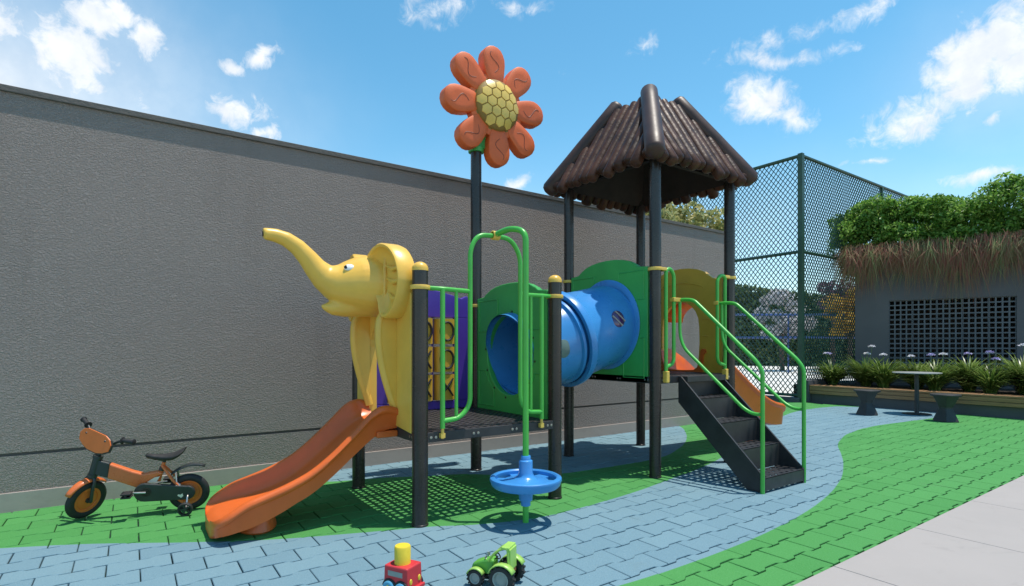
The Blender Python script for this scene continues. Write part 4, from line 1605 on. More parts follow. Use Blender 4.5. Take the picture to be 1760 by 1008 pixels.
# frame
bb = Vector((0.275, 0, 0.20))
bm = B()
top_in, bot_in = hb + hax * 0.115, hb + hax * 0.02
pz = [(hb.x - 0.02, 0.345), (hb.x - 0.045, 0.455), (hb.x - 0.12, 0.425), (hb.x - 0.10, 0.31)]
prism(bm, pz, -0.024, 0.024, axes((0, 0, 0), (1, 0, 0), (0, 0, 1), (0, -1, 0)))
mk('frame_sleeve', bm, 'bike_dark', bike, smooth=False, bevel=0.008)
fr = [(hb.x - 0.098, 0.312), (hb.x - 0.118, 0.424), (0.37, 0.352), (0.30, 0.325), (0.20, 0.34), (0.165, 0.318), (0.235, 0.285), (0.285, 0.252), (0.262, 0.205), (0.33, 0.21), (0.42, 0.255)]
frm = mk('frame', prism(B(), fr, -0.027, 0.027, axes((0, 0, 0), (1, 0, 0), (0, 0, 1), (0, -1, 0))), 'bike_orange', bike, smooth=False, bevel=0.010, label='orange boxy bicycle frame')
bm = B()
tube(bm, [(0.205, 0, 0.255), (0.165, 0, 0.405)], 0.014, 10)
for s in (-1, 1):
    tube(bm, [(0.172, s * 0.015, 0.375), (0.10, s * 0.05, 0.27), (0.0, s * 0.052, WR)], 0.010, 8)
    tube(bm, [(0.275, s * 0.03, 0.195), (0.12, s * 0.05, 0.165), (0.0, s * 0.052, WR)], 0.010, 8)
mk('rear_stay', bm, 'bike_orange', frm)
bm = B()
prism(bm, [(0.275, 0.262), (0.225, 0.295), (0.19, 0.30), (0.215, 0.255)], 0.028, 0.030, axes((0, 0, 0), (1, 0, 0), (0, 0, 1), (0, -1, 0)))
prism(bm, [(0.275, 0.262), (0.225, 0.295), (0.19, 0.30), (0.215, 0.255)], -0.030, -0.028, axes((0, 0, 0), (1, 0, 0), (0, 0, 1), (0, -1, 0)))
mk('decal', bm, 'bike_decal', frm, smooth=False)
bm = B()
tube(bm, [(0.165, 0, 0.40), (0.157, 0, 0.435)], 0.012, 10)
tube(bm, [(0.185, 0, 0.34), (0.175, 0, 0.365)], 0.020, 10)
mk('seat_post', bm, 'bike_dark', bike)
bm = B()
rings = []
for (x, z, w_, h_) in ((0.285, 0.468, 0.012, 0.012), (0.275, 0.467, 0.026, 0.022), (0.22, 0.455, 0.032, 0.030), (0.16, 0.448, 0.045, 0.034), (0.10, 0.455, 0.075, 0.032), (0.06, 0.472, 0.085, 0.027), (0.03, 0.492, 0.08, 0.02), (0.018, 0.502, 0.06, 0.010)):
    rings.append([bm.verts.new((x, w_ * math.cos(s), z + (h_ * math.sin(s) if math.sin(s) < 0 else h_ * 0.55 * math.sin(s)))) for s in [2 * PI * k / 18 for k in range(18)]])
for r1, r2 in zip(rings[:-1], rings[1:]):
    for k in range(18):
        bm.faces.new((r1[k], r1[(k + 1) % 18], r2[(k + 1) % 18], r2[k]))
bm.faces.new(rings[0][::-1])
bm.faces.new(rings[-1])
mk('saddle', bm, 'rubber', bike, smooth=60)
# rear mudguard and its bracket
bm = B()
G = []
for k in range(9):
    s = k / 8
    x, z = 0.115 - 0.235 * s, 0.318 + 0.075 * s + 0.03 * math.sin(PI * s) - 0.03 * s * s
    w_ = 0.040 * (1 - 0.45 * s)
    G.append([bm.verts.new((x, yy * w_, z + dz)) for yy, dz in ((-1, -0.012), (-0.5, 0), (0.5, 0), (1, -0.012))])
for r1, r2 in zip(G[:-1], G[1:]):
    for k in range(3):
        bm.faces.new((r1[k], r1[k + 1], r2[k + 1], r2[k]))
mg = mk('mudguard', bm, 'bike_dark', bike)
mg.modifiers.new('solid', 'SOLIDIFY').thickness = 0.005
bm = B()
for s in (-1, 1):
    tube(bm, [(0.08, s * 0.03, 0.325), (0.075, s * 0.046, 0.245), (0.05, s * 0.048, 0.225)], 0.008, 8)
mk('brake', bm, 'bike_metal', bike)
# chain guard, crank, pedals
bm = B()
cg = [(0.285 + 0.072 * math.cos(s), 0.192 + 0.072 * math.sin(s)) for s in [R(-90) + R(180) * k / 10 for k in range(11)]]
cg += [(0.0 + 0.055 * math.cos(s), 0.165 + 0.055 * math.sin(s)) for s in [R(85) + R(190) * k / 10 for k in range(11)]]
CGM = axes((0, 0.058, 0), (1, 0, 0), (0, 0, 1), (0, -1, 0))
cgo = mk('chain_guard', prism(bm, cg, -0.016, 0.016, CGM), 'bike_dark', bike, smooth=False, bevel=0.006)
bm = B()
lathe(bm, [(0.024, -0.003), (0.034, -0.003), (0.034, 0.003), (0.024, 0.003)], axes((0.275, 0.076, 0.197), (1, 0, 0), (0, 0, 1), (0, 1, 0)), 20, closed=True)
lathe(bm, [(0, -0.004), (0.02, -0.004), (0.02, 0.006), (0, 0.006)], axes((0.275, 0.076, 0.197), (1, 0, 0), (0, 0, 1), (0, 1, 0)), 16)
mk('crank_hub', bm, 'black_mark', cgo)
bm = B()
prism(bm, [(0.04, 0.13), (0.065, 0.15), (0.06, 0.16), (0.045, 0.155), (0.03, 0.165), (0.025, 0.145)], 0.0165, 0.018, axes((0, 0.058, 0), (1, 0, 0), (0, 0, 1), (0, 1, 0)))
mk('decal', bm, 'bike_decal', cgo, smooth=False)
for s, dx in ((1, 0.105), (-1, -0.105)):
    bm = B()
    tube(bm, fillet([(0.275, s * 0.084, 0.197), (0.275 + dx * 0.4, s * 0.10, 0.205), (0.275 + dx, s * 0.102, 0.212)], 0.02), 0.007, 8)
    cr = mk('crank', bm, 'bike_metal', bike)
    bm = B()
    cx_ = 0.275 + dx
    for zz in (-0.013, 0.013):
        box(bm, cx_ - 0.032, cx_ + 0.032, s * 0.145 - 0.036, s * 0.145 + 0.036, 0.212 + zz - 0.006, 0.212 + zz + 0.006)
    box(bm, cx_ - 0.008, cx_ + 0.008, s * 0.145 - 0.036, s * 0.145 + 0.036, 0.2055, 0.2185)
    mk('pedal', bm, 'rubber', cr, smooth=False, bevel=0.003)
# stabilisers: the left one touches the ground as the bicycle leans on it
for s in (-1, 1):
    bm = B()
    sr = 0.052
    cz = 0.073 if s > 0 else 0.073
    yy = s * 0.175
    M = Matrix.Translation((-0.005, yy, cz)) @ XZ
    lathe(bm, [(sr - 0.014, -0.016), (sr - 0.004, -0.017), (sr, -0.010), (sr, 0.010), (sr - 0.004, 0.017), (sr - 0.014, 0.016)], M, 28, closed=True)
    stw = mk('stabiliser_wheel', bm, 'rubber', bike)
    bm = B()
    for k in range(5):
        box(bm, 0.0, sr - 0.012, -0.006, 0.006, -0.008, 0.008, M @ Matrix.Rotation(2 * PI * k / 5, 4, 'Z'))
    lathe(bm, [(0, -0.014), (0.013, -0.014), (0.013, 0.014), (0, 0.014)], M, 14)
    mk('spokes', bm, 'bike_dark', stw)
    bm = B()
    tube(bm, fillet([(-0.005, s * 0.06, WR), (-0.005, s * 0.085, 0.145), (-0.005, s * 0.125, cz + 0.012), (-0.005, yy, cz)], 0.02), 0.007, 8)
    mk('stabiliser_arm', bm, 'bike_metal', stw)

# ------------------------------------------------------------------ toys on the paving
# red truck: x forward, y left
truck = thing('toy_truck', 'red toy truck with a yellow chimney and blue wheels on the blue paving', 'toy truck', (1.185, 2.715, 0.002), (0, 0, R(-62)))
bm = B()
bx = [(-0.075, 0.035), (0.085, 0.035), (0.080, 0.150), (-0.070, 0.150)]
TM2 = axes((0, 0, 0), (1, 0, 0), (0, 0, 1), (0, -1, 0))
body = mk('body', prism(B(), bx, -0.062, 0.062, TM2), 'toy_red', truck, smooth=False, bevel=0.007)
for x in (-0.034, 0.044):
    for s in (-1, 1):
        bm = B()
        M = axes((x, s * 0.064, 0.0365), (1, 0, 0), (0, 0, 1), (0, s, 0))
        lathe(bm, [(0, -0.004), (0.0365, -0.004), (0.0365, 0.010), (0.030, 0.014), (0.022, 0.012), (0, 0.012)], M, 24)
        w = mk('wheel', bm, 'toy_blue', truck)
        bm = B()
        lathe(bm, [(0, 0.016), (0.012, 0.017), (0.016, 0.012), (0.016, 0.006)], M, 18)
        mk('hub', bm, 'toy_yellow', w)
        bm = B()
        pts = [(x + 0.042 * math.cos(R(10) + R(160) * k / 10), s * 0.063, 0.0365 + 0.042 * math.sin(R(10) + R(160) * k / 10)) for k in range(11)]
        tube(bm, pts, 0.006, 8)
        mk('wheel_arch', bm, 'rubber', truck)
bm = B()
box(bm, 0.078, 0.100, -0.068, 0.068, 0.022, 0.042)
box(bm, -0.082, 0.0, -0.05, 0.05, 0.02, 0.036)
mk('bumper', bm, 'toy_red', truck, smooth=False, bevel=0.004)
for s in (-1, 1):
    bm = B()
    lathe(bm, [(0, 0.006), (0.009, 0.004), (0.011, 0)], axes((0.0838, s * 0.036, 0.075), (0, 1, 0), (0, 0, 1.5), (1, 0, 0)), 16)
    mk('headlight', bm, 'toy_yellow', truck)
    bm = B()
    box(bm, -0.045, 0.05, s * 0.0622 - 0.001, s * 0.0622 + 0.001, 0.098, 0.125)
    mk('window', bm, 'toy_grey', truck, smooth=False)
bm = B()
lathe(bm, [(0, 0.128), (0.043, 0.128), (0.043, 0.236), (0.039, 0.243), (0, 0.244)], Matrix.Translation((0.002, 0, 0)), 32)
mk('chimney', bm, 'toy_yellow', truck)

# green tractor
trc = thing('toy_tractor', 'green toy tractor with big black rear wheels on the blue paving', 'toy tractor', (1.635, 2.505, 0.002), (0, 0, R(123)))
TS = 1.0
bm = B()
prism(bm, [(-0.01, 0.062), (0.115, 0.055), (0.128, 0.085), (0.115, 0.112), (0.06, 0.135), (0.025, 0.142), (-0.01, 0.142)], -0.034, 0.034, TM2)
mk('bonnet', bm, 'toy_green', trc, smooth=False, bevel=0.01)
bm = B()
box(bm, -0.095, 0.0, -0.045, 0.045, 0.052, 0.075)
box(bm, -0.11, -0.07, -0.045, 0.045, 0.076, 0.11)
mk('floor', bm, 'toy_brown', trc, smooth=False, bevel=0.004)
for x, r_, w_, yy in ((0.085, 0.045, 0.030, 0.062), (-0.075, 0.068, 0.044, 0.075)):
    for s in (-1, 1):
        M = axes((x, s * yy, r_), (1, 0, 0), (0, 0, 1), (0, s, 0))
        bm = B()
        h_ = w_ / 2
        lathe(bm, [(r_ * 0.66, -h_), (r_ * 0.93, -h_), (r_, -h_ * 0.6), (r_, h_ * 0.6), (r_ * 0.93, h_), (r_ * 0.66, h_), (r_ * 0.64, h_ * 0.5), (0, h_ * 0.35)], M, 30)
        for k in range(14):
            a_ = 2 * PI * k / 14
            box(bm, r_ - 0.004, r_ + 0.005, -0.005, 0.005, -h_ * 0.9, 0, M @ Matrix.Rotation(a_, 4, 'Z'))
            box(bm, r_ - 0.004, r_ + 0.005, -0.005, 0.005, 0, h_ * 0.9, M @ Matrix.Rotation(a_ + PI / 14, 4, 'Z'))
        w = mk('wheel', bm, 'rubber', trc, smooth=45)
        bm = B()
        lathe(bm, [(0, h_ * 0.55), (r_ * 0.2, h_ * 0.7), (r_ * 0.5, h_ * 0.5), (r_ * 0.58, h_ * 1.05), (r_ * 0.66, h_ * 1.05), (r_ * 0.66, h_ * 0.6)], M, 26)
        mk('rim', bm, 'toy_grey', w)
        bm = B()
        rf = r_ + (0.010 if x > 0 else 0.012)
        G = []
        for k in range(9):
            a_ = R(20) + R(130) * k / 8
            G.append([bm.verts.new((x + rf * math.cos(a_), s * (yy + q), r_ + rf * math.sin(a_))) for q in (-w_ * 0.55, w_ * 0.5)])
        for r1, r2 in zip(G[:-1], G[1:]):
            bm.faces.new((r1[0], r1[1], r2[1], r2[0]))
        fo = mk('mudguard', bm, 'toy_lime', trc)
        fo.modifiers.new('solid', 'SOLIDIFY').thickness = 0.006
cab = B()
for s in (-1, 1):
    tube(cab, fillet([(0.02, s * 0.038, 0.135), (-0.02, s * 0.042, 0.19), (-0.075, s * 0.044, 0.222), (-0.095, s * 0.045, 0.218), (-0.105, s * 0.045, 0.10)], 0.03), 0.007, 8)
box(cab, -0.105, -0.06, -0.05, 0.05, 0.212, 0.226)
box(cab, -0.112, -0.100, -0.045, 0.045, 0.10, 0.215)
mk('cab', cab, 'toy_lime', trc, smooth=False, bevel=0.003)
bm = B()
tube(bm, [(0.0, 0, 0.13), (-0.02, 0, 0.155)], 0.004, 8)
lathe(bm, [(0.016, -0.003), (0.020, -0.003), (0.020, 0.003), (0.016, 0.003)], axes((-0.021, 0, 0.157), (0, 1, 0), (0.6, 0, 0.8), (-0.8, 0, 0.6)), 16, closed=True)
mk('steering_wheel', bm, 'rubber', trc)
bm = B()
box(bm, -0.09, -0.05, -0.03, 0.03, 0.11, 0.125)
box(bm, -0.098, -0.088, -0.03, 0.03, 0.12, 0.17)
mk('seat', bm, 'toy_brown', trc, smooth=False, bevel=0.004)
bm = B()
for s in (-1, 1):
    lathe(bm, [(0, 0.008), (0.008, 0.006), (0.010, 0)], axes((0.04, s * 0.022, 0.148), (0, 1, 0), (0, 0, 1), (1, 0, 0)), 12)
tube(bm, [(0.045, -0.015, 0.13), (0.045, -0.015, 0.165)], 0.005, 8)
mk('lamp', bm, 'toy_grey', trc)

# ------------------------------------------------------------------ chain-link fence round the court
FX, FY, FH, FMID = 12.93, 6.62, 5.83, 3.55
fence = thing('court_fence', 'tall dark green chain-link court fence with corner post behind the roofed tower', 'fence', (FX, FY, 0), world=True)
runs = [(Vector((FX, FY, 0)), Vector((0, 1, 0)), 9.0, [0, 2.95, 5.9, 8.95]), (Vector((FX, FY, 0)), Vector((1, 0, 0)), 11.0, [4.4, 8.6, 10.95])]
for o0, dr, L, posts_at in runs:
    for q in posts_at:
        p = o0 + dr * q
        w = 0.055 if q == 0 else 0.04
        mk('fence_post', box(B(), p.x - w, p.x + w, p.y - w, p.y + w, -0.05, FH + (0.03 if q == 0 else -0.04)), 'fence_green', fence, smooth=False, bevel=0.006)
    for z, r_ in ((FH - 0.02, 0.042), (FMID, 0.038), (0.16, 0.035)):
        mk('fence_rail', tube(B(), [o0 + dr * 0.04 + Vector((0, 0, z)), o0 + dr * L + Vector((0, 0, z))], r_, 10), 'fence_green', fence)
    nrm = Vector((-dr.y, dr.x, 0))
    cell = 0.118
    kz = 0.81
    V, F = [], []
    z0, z1 = 0.17, FH - 0.03
    H = z1 - z0
    rw = 0.0105
    for sg in (1, -1):
        c = -H * kz if sg > 0 else 0.0
        end = L if sg > 0 else L + H * kz
        while c < end:
            # a wire: u = c + sg * kz * (z - z0)
            ua, ub = c, c + sg * H * kz
            za, zb = z0, z1
            if sg > 0:
                if ua < 0:
                    za, ua = z0 - c / kz, 0.0
                if ub > L:
                    zb, ub = z0 + (L - c) / kz, L
            else:
                if ua > L:
                    za, ua = z0 + (c - L) / kz, L
                if ub < 0:
                    zb, ub = z0 + c / kz, 0.0
            if zb - za > 0.02:
                pa = o0 + dr * ua + Vector((0, 0, za)) + nrm * 0.004 * sg
                pb = o0 + dr * ub + Vector((0, 0, zb)) + nrm * 0.004 * sg
                t_ = (pb - pa).normalized()
                u_ = t_.cross(nrm)
                o = len(V)
                for p in (pa, pb):
                    for k in range(4):
                        a_ = PI / 4 + PI / 2 * k
                        V.append(tuple(p + (u_ * math.cos(a_) + nrm * math.sin(a_)) * rw))
                for k in range(4):
                    F.append((o + k, o + (k + 1) % 4, o + 4 + (k + 1) % 4, o + 4 + k))
            c += cell
    me = bpy.data.meshes.new('wire')
    me.from_pydata(V, [], F)
    mk('wire_mesh', me, 'wire', fence, smooth=False, kind='stuff')
bm = box(B(), FX - 0.10, FX + 0.12, FY + 0.0, FY + 9, -0.05, 0.10)
mk('kerb', bm, 'concrete_dark', fence, smooth=False, bevel=0.01)

# ------------------------------------------------------------------ planter bench, table, stools
BX, BY0, BY1 = 13.05, 6.52, -3.0
bench = thing('planter_bench', 'long timber-topped bench along the front of the planter', 'bench', (BX, 2.5, 0), world=True)
mk('bench_base', box(B(), BX + 0.10, BX + 0.50, BY1, BY0 - 0.03, -0.05, 0.335), 'concrete_dark', bench, smooth=False)
mk('end_wall', box(B(), BX - 0.04, BX + 0.9, BY0 - 0.028, BY0 + 0.24, -0.05, 0.52), 'concrete_dark', bench, smooth=False, bevel=0.008)
yy = BY0 - 0.032
k = 0
while yy > BY1 + 0.1:
    L = min(2.6, yy - BY1)
    for i in range(4):
        x0 = BX + 0.0 + 0.118 * i
        mk('seat_plank', box(B(), x0, x0 + 0.11, yy - L + 0.003, yy, 0.375, 0.41), 'wood', bench, smooth=False, bevel=0.004)
    for z0, z1 in ((0.215, 0.285), (0.293, 0.369)):
        mk('front_plank', box(B(), BX + 0.006, BX + 0.034, yy - L + 0.003, yy, z0, z1), 'wood', bench, smooth=False, bevel=0.004)
    yy -= L
bm = B()
for q in range(12):
    y_ = BY0 - 0.3 - q * 0.8
    box(bm, BX + 0.035, BX + 0.10, y_ - 0.03, y_ + 0.03, 0.20, 0.373)
mk('bracket', bm, 'stool', bench, smooth=False)
struct(mk('planter_bed', box(B(), BX + 0.502, BX + 3.2, BY1, BY0 + 0.6, -0.05, 0.38), 'soil', smooth=False))


def stool(x, y, label):
    t = thing('stool', label, 'stool', (x, y, 0), (0, 0, 0.35), 'hourglass stools by the round table')
    h, r1, r0 = 0.475, 0.245, 0.125
    seg = 6
    bm = B()
    M = Matrix.Identity(4)
    lathe(bm, [(0, 0.0), (0.235, 0.0), (0.235, 0.012), (r0, 0.225), (r0, 0.25)], M, seg)
    mk('base', bm, 'stool', t, smooth=False, bevel=0.006)
    bm = B()
    lathe(bm, [(r0 * 0.999, 0.2505), (0.240, h - 0.035), (0.0, h - 0.035)], M, seg)
    mk('upper_cone', bm, 'stool', t, smooth=False, bevel=0.006)
    bm = B()
    lathe(bm, [(0, h - 0.034), (0.252, h - 0.034), (0.255, h - 0.03), (0.255, h - 0.004), (0.25, h), (0, h)], M, 28)
    mk('seat', bm, 'stool', t)
    t.scale = (0.87, 0.87, 1.0)
    return t


stool(11.62, 4.69, 'dark hourglass stool left of the round table, nearer the fence corner')
stool(11.72, 3.48, 'dark hourglass stool right of the round table, standing on green paving')
tb = thing('round_table', 'thin round pale table on a slim dark post before the planter bench', 'table', (12.5, 4.17, 0))
bm = B()
lathe(bm, [(0, 0.782), (0.10, 0.782), (0.385, 0.793), (0.395, 0.798), (0.395, 0.808), (0.388, 0.812), (0, 0.812)], None, 48)
mk('table_top', bm, 'table_top', tb)
bm = B()
lathe(bm, [(0, 0.014), (0.045, 0.014), (0.038, 0.03), (0.036, 0.76), (0.06, 0.776), (0, 0.776)], None, 20)
mk('post', bm, 'stool', tb)
bm = B()
lathe(bm, [(0, 0), (0.24, 0), (0.24, 0.01), (0.23, 0.0135), (0, 0.0135)], None, 32)
mk('foot_plate', bm, 'stool', tb)

# ------------------------------------------------------------------ strappy plants with flower heads in the planter


def agapanthus(x, y, n, h, spread, flowers, label):
    t = thing('flowering_plant', label, 'plant', (x, y, 0.37), (0, 0, 0), 'strappy plants in the planter')
    paths = []
    for i in range(n):
        a_ = random.uniform(0, 2 * PI)
        d = Vector((math.cos(a_), math.sin(a_), 0))
        side = Vector((-d.y, d.x, 0))
        L = h * random.uniform(0.5, 1.18)
        out = spread * random.uniform(0.3, 1.0) ** 0.8
        r0 = random.uniform(0, 0.10)
        pts = []
        for k in range(7):
            s = k / 6
            z = L * (s * 1.25 - (0.25 + 0.55 * out / spread) * s * s)
            q = d * (r0 + out * s ** 1.6)
            pts.append((q.x, q.y, z))
        paths.append((pts, side, random.uniform(0.011, 0.020)))
    mk('foliage', strips(paths, 0.01), 'blade', t)
    for i in range(flowers):
        a_ = random.uniform(0, 2 * PI)
        d = Vector((math.cos(a_), math.sin(a_), 0)) * random.uniform(0.02, 0.16)
        fh = h * random.uniform(0.88, 1.10)
        stem = B()
        tube(stem, [(0.3 * d.x, 0.3 * d.y, 0), (0.6 * d.x, 0.6 * d.y, fh * 0.5), (d.x, d.y, fh)], 0.005, 5)
        s_o = mk('stem', stem, 'blade', t)
        u = rng.normal(size=(46, 3))
        u /= np.linalg.norm(u, axis=1)[:, None]
        u[:, 2] = np.abs(u[:, 2]) * 0.75
        mk('flower_head', leaves(u * np.array([0.075, 0.075, 0.055]) * rng.uniform(0.7, 1, (46, 1)) + np.array([d.x, d.y, fh - 0.01]), 0.042, aspect=0.6, up=1), random.choice(['flower_white', 'flower_white', 'flower_lilac']), s_o, smooth=False)
    return t


plants = [(13.9, 6.35, 210, 0.86, 0.62, 2), (14.2, 5.75, 230, 0.92, 0.68, 2), (13.85, 5.25, 220, 0.80, 0.60, 1), (14.25, 4.75, 230, 0.90, 0.66, 1), (13.9, 4.3, 230, 0.82, 0.62, 2), (14.3, 3.85, 220, 0.92, 0.66, 1),
          (13.9, 3.4, 220, 0.84, 0.62, 2), (14.3, 3.0, 230, 0.95, 0.7, 2), (13.9, 2.6, 230, 0.88, 0.66, 3), (14.25, 2.15, 210, 0.95, 0.7, 2), (13.9, 1.7, 200, 0.85, 0.6, 1)]
where = ['nearest the fence corner', 'behind the left end of the bench', 'behind the stool left of the table', 'left of the round table, further back', 'just left of the round table post',
         'directly behind the round table', 'between the table and the right stool', 'behind the right stool, further back', 'right of the right stool', 'before the right end of the lattice', 'last at the right edge of the picture']
for (x, y, n, h, sp_, fl), wl in zip(plants, where):
    agapanthus(x, y, int(n * 1.6), h * random.uniform(0.88, 1.05), sp_ * random.uniform(1.3, 1.6), fl, 'strappy green plant with pale flower heads ' + wl)

# ------------------------------------------------------------------ service building with breeze-block lattice and planted roof
BP = Vector((14.9, 6.28, 0))
bd = Vector((0.349, -0.936, 0)).normalized()
bn = Vector((-bd.y, bd.x, 0))
if bn.dot(FW) > 0:
    bn = -bn
# local axes: x along the face to the right, y into the building, z up
BM = axes(BP, bd, -bn, (0, 0, 1))
bld = thing('service_building', 'dark grey building with breeze-block lattice and planted roof behind the planter', 'building', BP, world=True)
HB = 3.42
u0 = 0.70
BW = 0.462
u1 = u0 + 5 * BW
v0, v1 = 0.58, 0.58 + 4 * BW


def bbox(name, x0, x1, y0, y1, z0, z1, mat='building_paint', bev=0.0, parent=None):
    return mk(name, box(B(), x0, x1, y0, y1, z0, z1, BM), mat, parent or bld, smooth=False, bevel=bev)


bbox('wall', 0, u0, 0, 0.15, -0.05, HB)
bbox('wall', u1, 7.0, 0, 0.15, -0.05, HB)
bbox('wall', u0 + .0005, u1 - .0005, 0.001, 0.149, v1, HB)
bbox('wall', u0 + .0005, u1 - .0005, 0.001, 0.149, -0.05, v0)
bbox('wall', 0.001, 0.15, 0.151, 3.0, -0.05, HB)
bbox('wall', 6.85, 6.999, 0.151, 3.0, -0.05, HB)
bbox('wall', 0.151, 6.849, 2.85, 2.999, -0.05, HB)
bbox('roof_slab', -0.05, 7.05, -0.05, 3.05, HB + 0.001, HB + 0.12, 'concrete_dark')
bm = B()
perforated(bm, 0.003, BW - 0.003, 0.003, BW - 0.003, 0.0, 0.09, 4, 4, 0.74, axes((0, 0, 0), (1, 0, 0), (0, 0, 1), (0, 1, 0)))
blk_me = bpy.data.meshes.new('breeze_block')
bmesh.ops.recalc_face_normals(bm, faces=bm.faces[:])
bm.to_mesh(blk_me)
bm.free()
blk_me.materials.append(MATS['block_grey'])
for i in range(5):
    for j in range(4):
        o = bpy.data.objects.new('breeze_block', blk_me)
        COL.objects.link(o)
        o.parent = bld
        o.matrix_parent_inverse = Matrix.Translation(-BP)
        o.matrix_basis = BM @ Matrix.Translation((u0 + BW * i, 0.03, v0 + BW * j))

# grass that hangs over the roof edge
paths = []
for i in range(9500):
    x = random.uniform(-0.22, 7.0)
    front = True
    y = random.uniform(-0.1, 0.55)
    z = HB + 0.13 + random.uniform(0.0, 0.14)
    reach = random.uniform(0.12, 0.40) + max(0, y) * 0.8
    drop = random.choice((random.uniform(0.1, 0.8), random.uniform(0.5, 1.45))) * (0.75 + 0.35 * math.sin(x * 2.3) * math.sin(x * 5.1 + 1))
    swing = random.gauss(0, 0.33)
    lift = random.uniform(0.02, 0.26)
    pts = []
    for k in range(7):
        s = k / 6
        yy = y - reach * (1 - (1 - s) ** 1.8)
        zz = z + lift * math.sin(PI * min(1, s * 1.7)) - drop * s ** 2
        pts.append(tuple(BM @ Vector((x + swing * s, yy, zz))))
    sd = BM.to_3x3() @ Vector((random.uniform(0.5, 1), random.uniform(-.4, .4), random.uniform(-0.3, 0.3))).normalized()
    paths.append((pts, sd, random.uniform(0.003, 0.006)))
for i in range(900):
    y = random.uniform(-0.1, 2.2)
    z = HB + 0.13 + random.uniform(0, 0.12)
    reach, drop, lift, swing = random.uniform(0.15, 0.4), random.uniform(0.2, 0.85), random.uniform(0.03, 0.15), random.gauss(0, 0.12)
    pts = []
    x = random.uniform(-0.1, 0.4)
    for k in range(7):
        s = k / 6
        pts.append(tuple(BM @ Vector((x - reach * (1 - (1 - s) ** 1.8), y + swing * s, z + lift * math.sin(PI * min(1, s * 1.7)) - drop * s ** 2))))
    paths.append((pts, BM.to_3x3() @ Vector((0.3, 1, 0)).normalized(), random.uniform(0.004, 0.008)))
fr_o = mk('hanging_grass', strips(paths, 0.01), 'fringe', None, kind='stuff')
tag(fr_o, 'reddish grass hanging over the front edge of the planted roof', 'grass')

hedge = thing('roof_hedge', 'dense bright green hedge growing on the roof above the hanging grass', 'hedge', BM @ Vector((3, 0.9, HB + 0.12)), world=True)
cs, rad = [], []
for i in range(420):
    x = random.uniform(-0.45, 7.2)
    prof = 1.02 + 0.22 * min(1, max(0, (x + 0.2) / 2.6)) + 0.10 * math.sin(x * 2.1 + 0.7) + 0.07 * math.sin(x * 5.3)
    z = HB + 0.25 + (1.05 + 0 * prof) * prof * random.random() ** 0.8
    cs.append(tuple(BM @ Vector((x, 0.62 + random.uniform(-0.62, 0.7), z))))
    rad.append(random.uniform(0.16, 0.34))
mk('foliage', leaves(clumps(70000, cs, rad, 0.85), 0.092, up=0.5), 'hedge_leaf', hedge, smooth=False)
bm = B()
for i in range(14):
    x = -0.1 + i * 0.5
    p0 = BM @ Vector((x, 0.9, HB + 0.1))
    tube(bm, [p0, p0 + Vector((0.05, 0, 0.4)), p0 + Vector((random.uniform(-.2, .2), random.uniform(-.2, .2), 0.9))], [0.03, 0.022, 0.01], 6)
mk('stem', bm, 'bark', hedge)

# ------------------------------------------------------------------ trees


def tree(name, label, base, trunk_h, crown_c, crown_r, n_cl, n_leaf, leaf, mat, group, cl_r=0.4):
    t = thing(name, label, 'tree', base, world=True, group=group)
    b0 = Vector(base)
    cc = Vector(crown_c)
    bm = B()
    r_ = max(0.05, trunk_h * 0.03)
    tube(bm, [b0, b0.lerp(cc, 0.35) + Vector((0.04, 0.05, 0)), b0.lerp(cc, 0.7)], [r_ * 1.2, r_, r_ * 0.75], 10)
    cs, rad = [], []
    fork = b0.lerp(cc, 0.6)
    for i in range(n_cl):
        d = rng.normal(size=3)
        d /= np.linalg.norm(d)
        q = rng.uniform(0.35, 1.0) ** 0.5
        p = cc + Vector((d[0] * crown_r[0], d[1] * crown_r[1], d[2] * crown_r[2])) * q
        cs.append(tuple(p))
        rad.append(cl_r * rng.uniform(0.6, 1.2))
        if i % 3 == 0:
            m_ = fork.lerp(p, 0.5) + Vector((0, 0, 0.1 * crown_r[2]))
            tube(bm, [fork, m_, p], [r_ * 0.55, r_ * 0.35, r_ * 0.12], 6)
    mk('trunk', bm, 'bark', t)
    mk('crown', leaves(clumps(n_leaf, cs, rad), leaf, up=0.4), mat, t, smooth=False)
    return t


G1 = 'pale leafy trees rising just above the grey wall'
tree('garden_tree', 'small pale tree top peeping over the wall under the left corner of the log roof', (7.3, 7.9, -0.05), 3, (7.3, 7.9, 3.45), (0.7, 0.5, 0.55), 20, 2200, 0.11, 'variegated', G1, 0.26)
tree('garden_tree', 'pale yellow-green tree showing over the wall left of the roofed tower posts', (8.6, 8.0, -0.05), 3, (8.6, 8.0, 3.85), (1.2, 0.7, 0.8), 34, 4200, 0.12, 'variegated', G1, 0.3)
tree('garden_tree', 'pale yellow-green tree showing over the wall between the tower posts', (10.3, 7.5, -0.05), 3, (10.2, 7.6, 3.75), (0.95, 0.6, 0.75), 28, 3400, 0.12, 'variegated', G1, 0.3)
tree('garden_tree', 'low tree top nearest the right end of the wall, before the chain-link fence', (10.95, 7.8, -0.05), 3, (10.95, 7.8, 3.35), (0.5, 0.5, 0.55), 18, 1700, 0.12, 'variegated', G1, 0.28)


def far(px, depth, z=0.0):
    p = along(px, depth)
    return Vector((p.x, p.y, z))


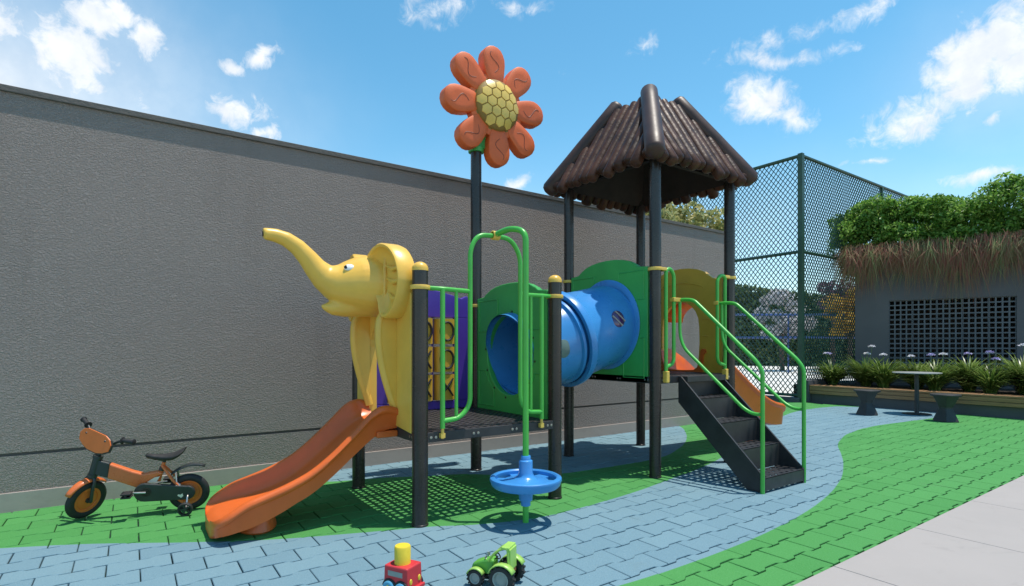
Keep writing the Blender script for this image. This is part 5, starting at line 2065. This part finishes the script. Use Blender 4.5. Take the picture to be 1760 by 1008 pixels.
# clipped green hedge at the far side of the court
c0, c1 = far(1130, 40), far(1560, 36)
fh = thing('court_hedge', 'tall dark green clipped hedge along the far side of the court', 'hedge', tuple((c0 + c1) / 2), world=True)
n = 17000
u = rng.uniform(0, 1, n)
top = 6.6 - 2.6 * u
zz = rng.uniform(0, 1, n) ** 0.9 * top
dp = rng.uniform(-0.5, 0.6, n)
ctr = np.array([c0.x, c0.y, 0]) + u[:, None] * np.array([c1.x - c0.x, c1.y - c0.y, 0]) + np.stack([FW.x * dp, FW.y * dp, zz], 1)
mk('foliage', leaves(ctr, 0.36, up=0.3), 'dark_leaf', fh, smooth=False)
bm = B()
dv = (c1 - c0)
for i in range(26):
    p = c0 + dv * (i + 0.5) / 26
    tube(bm, [p, p + Vector((0.1, 0.1, 1.6)), p + Vector((-0.1, 0.05, 3.2))], [0.10, 0.08, 0.05], 6)
mk('stem', bm, 'bark', fh)
bk = B()
v = [bk.verts.new(q) for q in (c0 + FW * 0.5, c1 + FW * 0.5, c1 + FW * 0.5 + Vector((0, 0, 3.6)), c0 + FW * 0.5 + Vector((0, 0, 6.2)))]
bk.faces.new(v)
hb_o = mk('inner_branches', bk, 'dark_leaf', fh, smooth=False)
hb_o.modifiers.new('solid', 'SOLIDIFY').thickness = 0.4

tree('blossom_tree', 'white blossoming tree behind the fence corner post', far(1345, 30), 3.5, far(1342, 30, 3.0), (1.8, 1.2, 1.3), 26, 3800, 0.2, 'white_blossom', None, 0.5)
tree('blossom_tree', 'purple flowering tree seen through the fence right of the corner post', far(1432, 31), 4, far(1432, 31, 4.3), (1.1, 0.9, 0.75), 18, 2000, 0.2, 'purple_blossom', None, 0.45)
tree('blossom_tree', 'bright yellow flowering tree beside the dark building', far(1462, 27), 4, far(1462, 27, 2.75), (1.2, 1.0, 1.35), 24, 3400, 0.18, 'yellow_blossom', None, 0.45)

# blue railing in front of the far hedge
r0, r1 = far(1150, 27), far(1560, 27)
rl = thing('court_railing', 'blue two-bar railing seen through the chain-link mesh', 'railing', tuple((r0 + r1) / 2), world=True)
for z in (1.78, 2.9):
    mk('rail', tube(B(), [r0 + Vector((0, 0, z)), r1 + Vector((0, 0, z))], 0.055, 8), 'blue_rail', rl)
for i in range(3):
    p = r0.lerp(r1, i / 2)
    mk('rail_post', tube(B(), [p, p + Vector((0, 0, 2.9))], 0.04, 8), 'blue_rail', rl)

for o in bpy.data.objects:
    if '_world' in o:
        del o['_world']
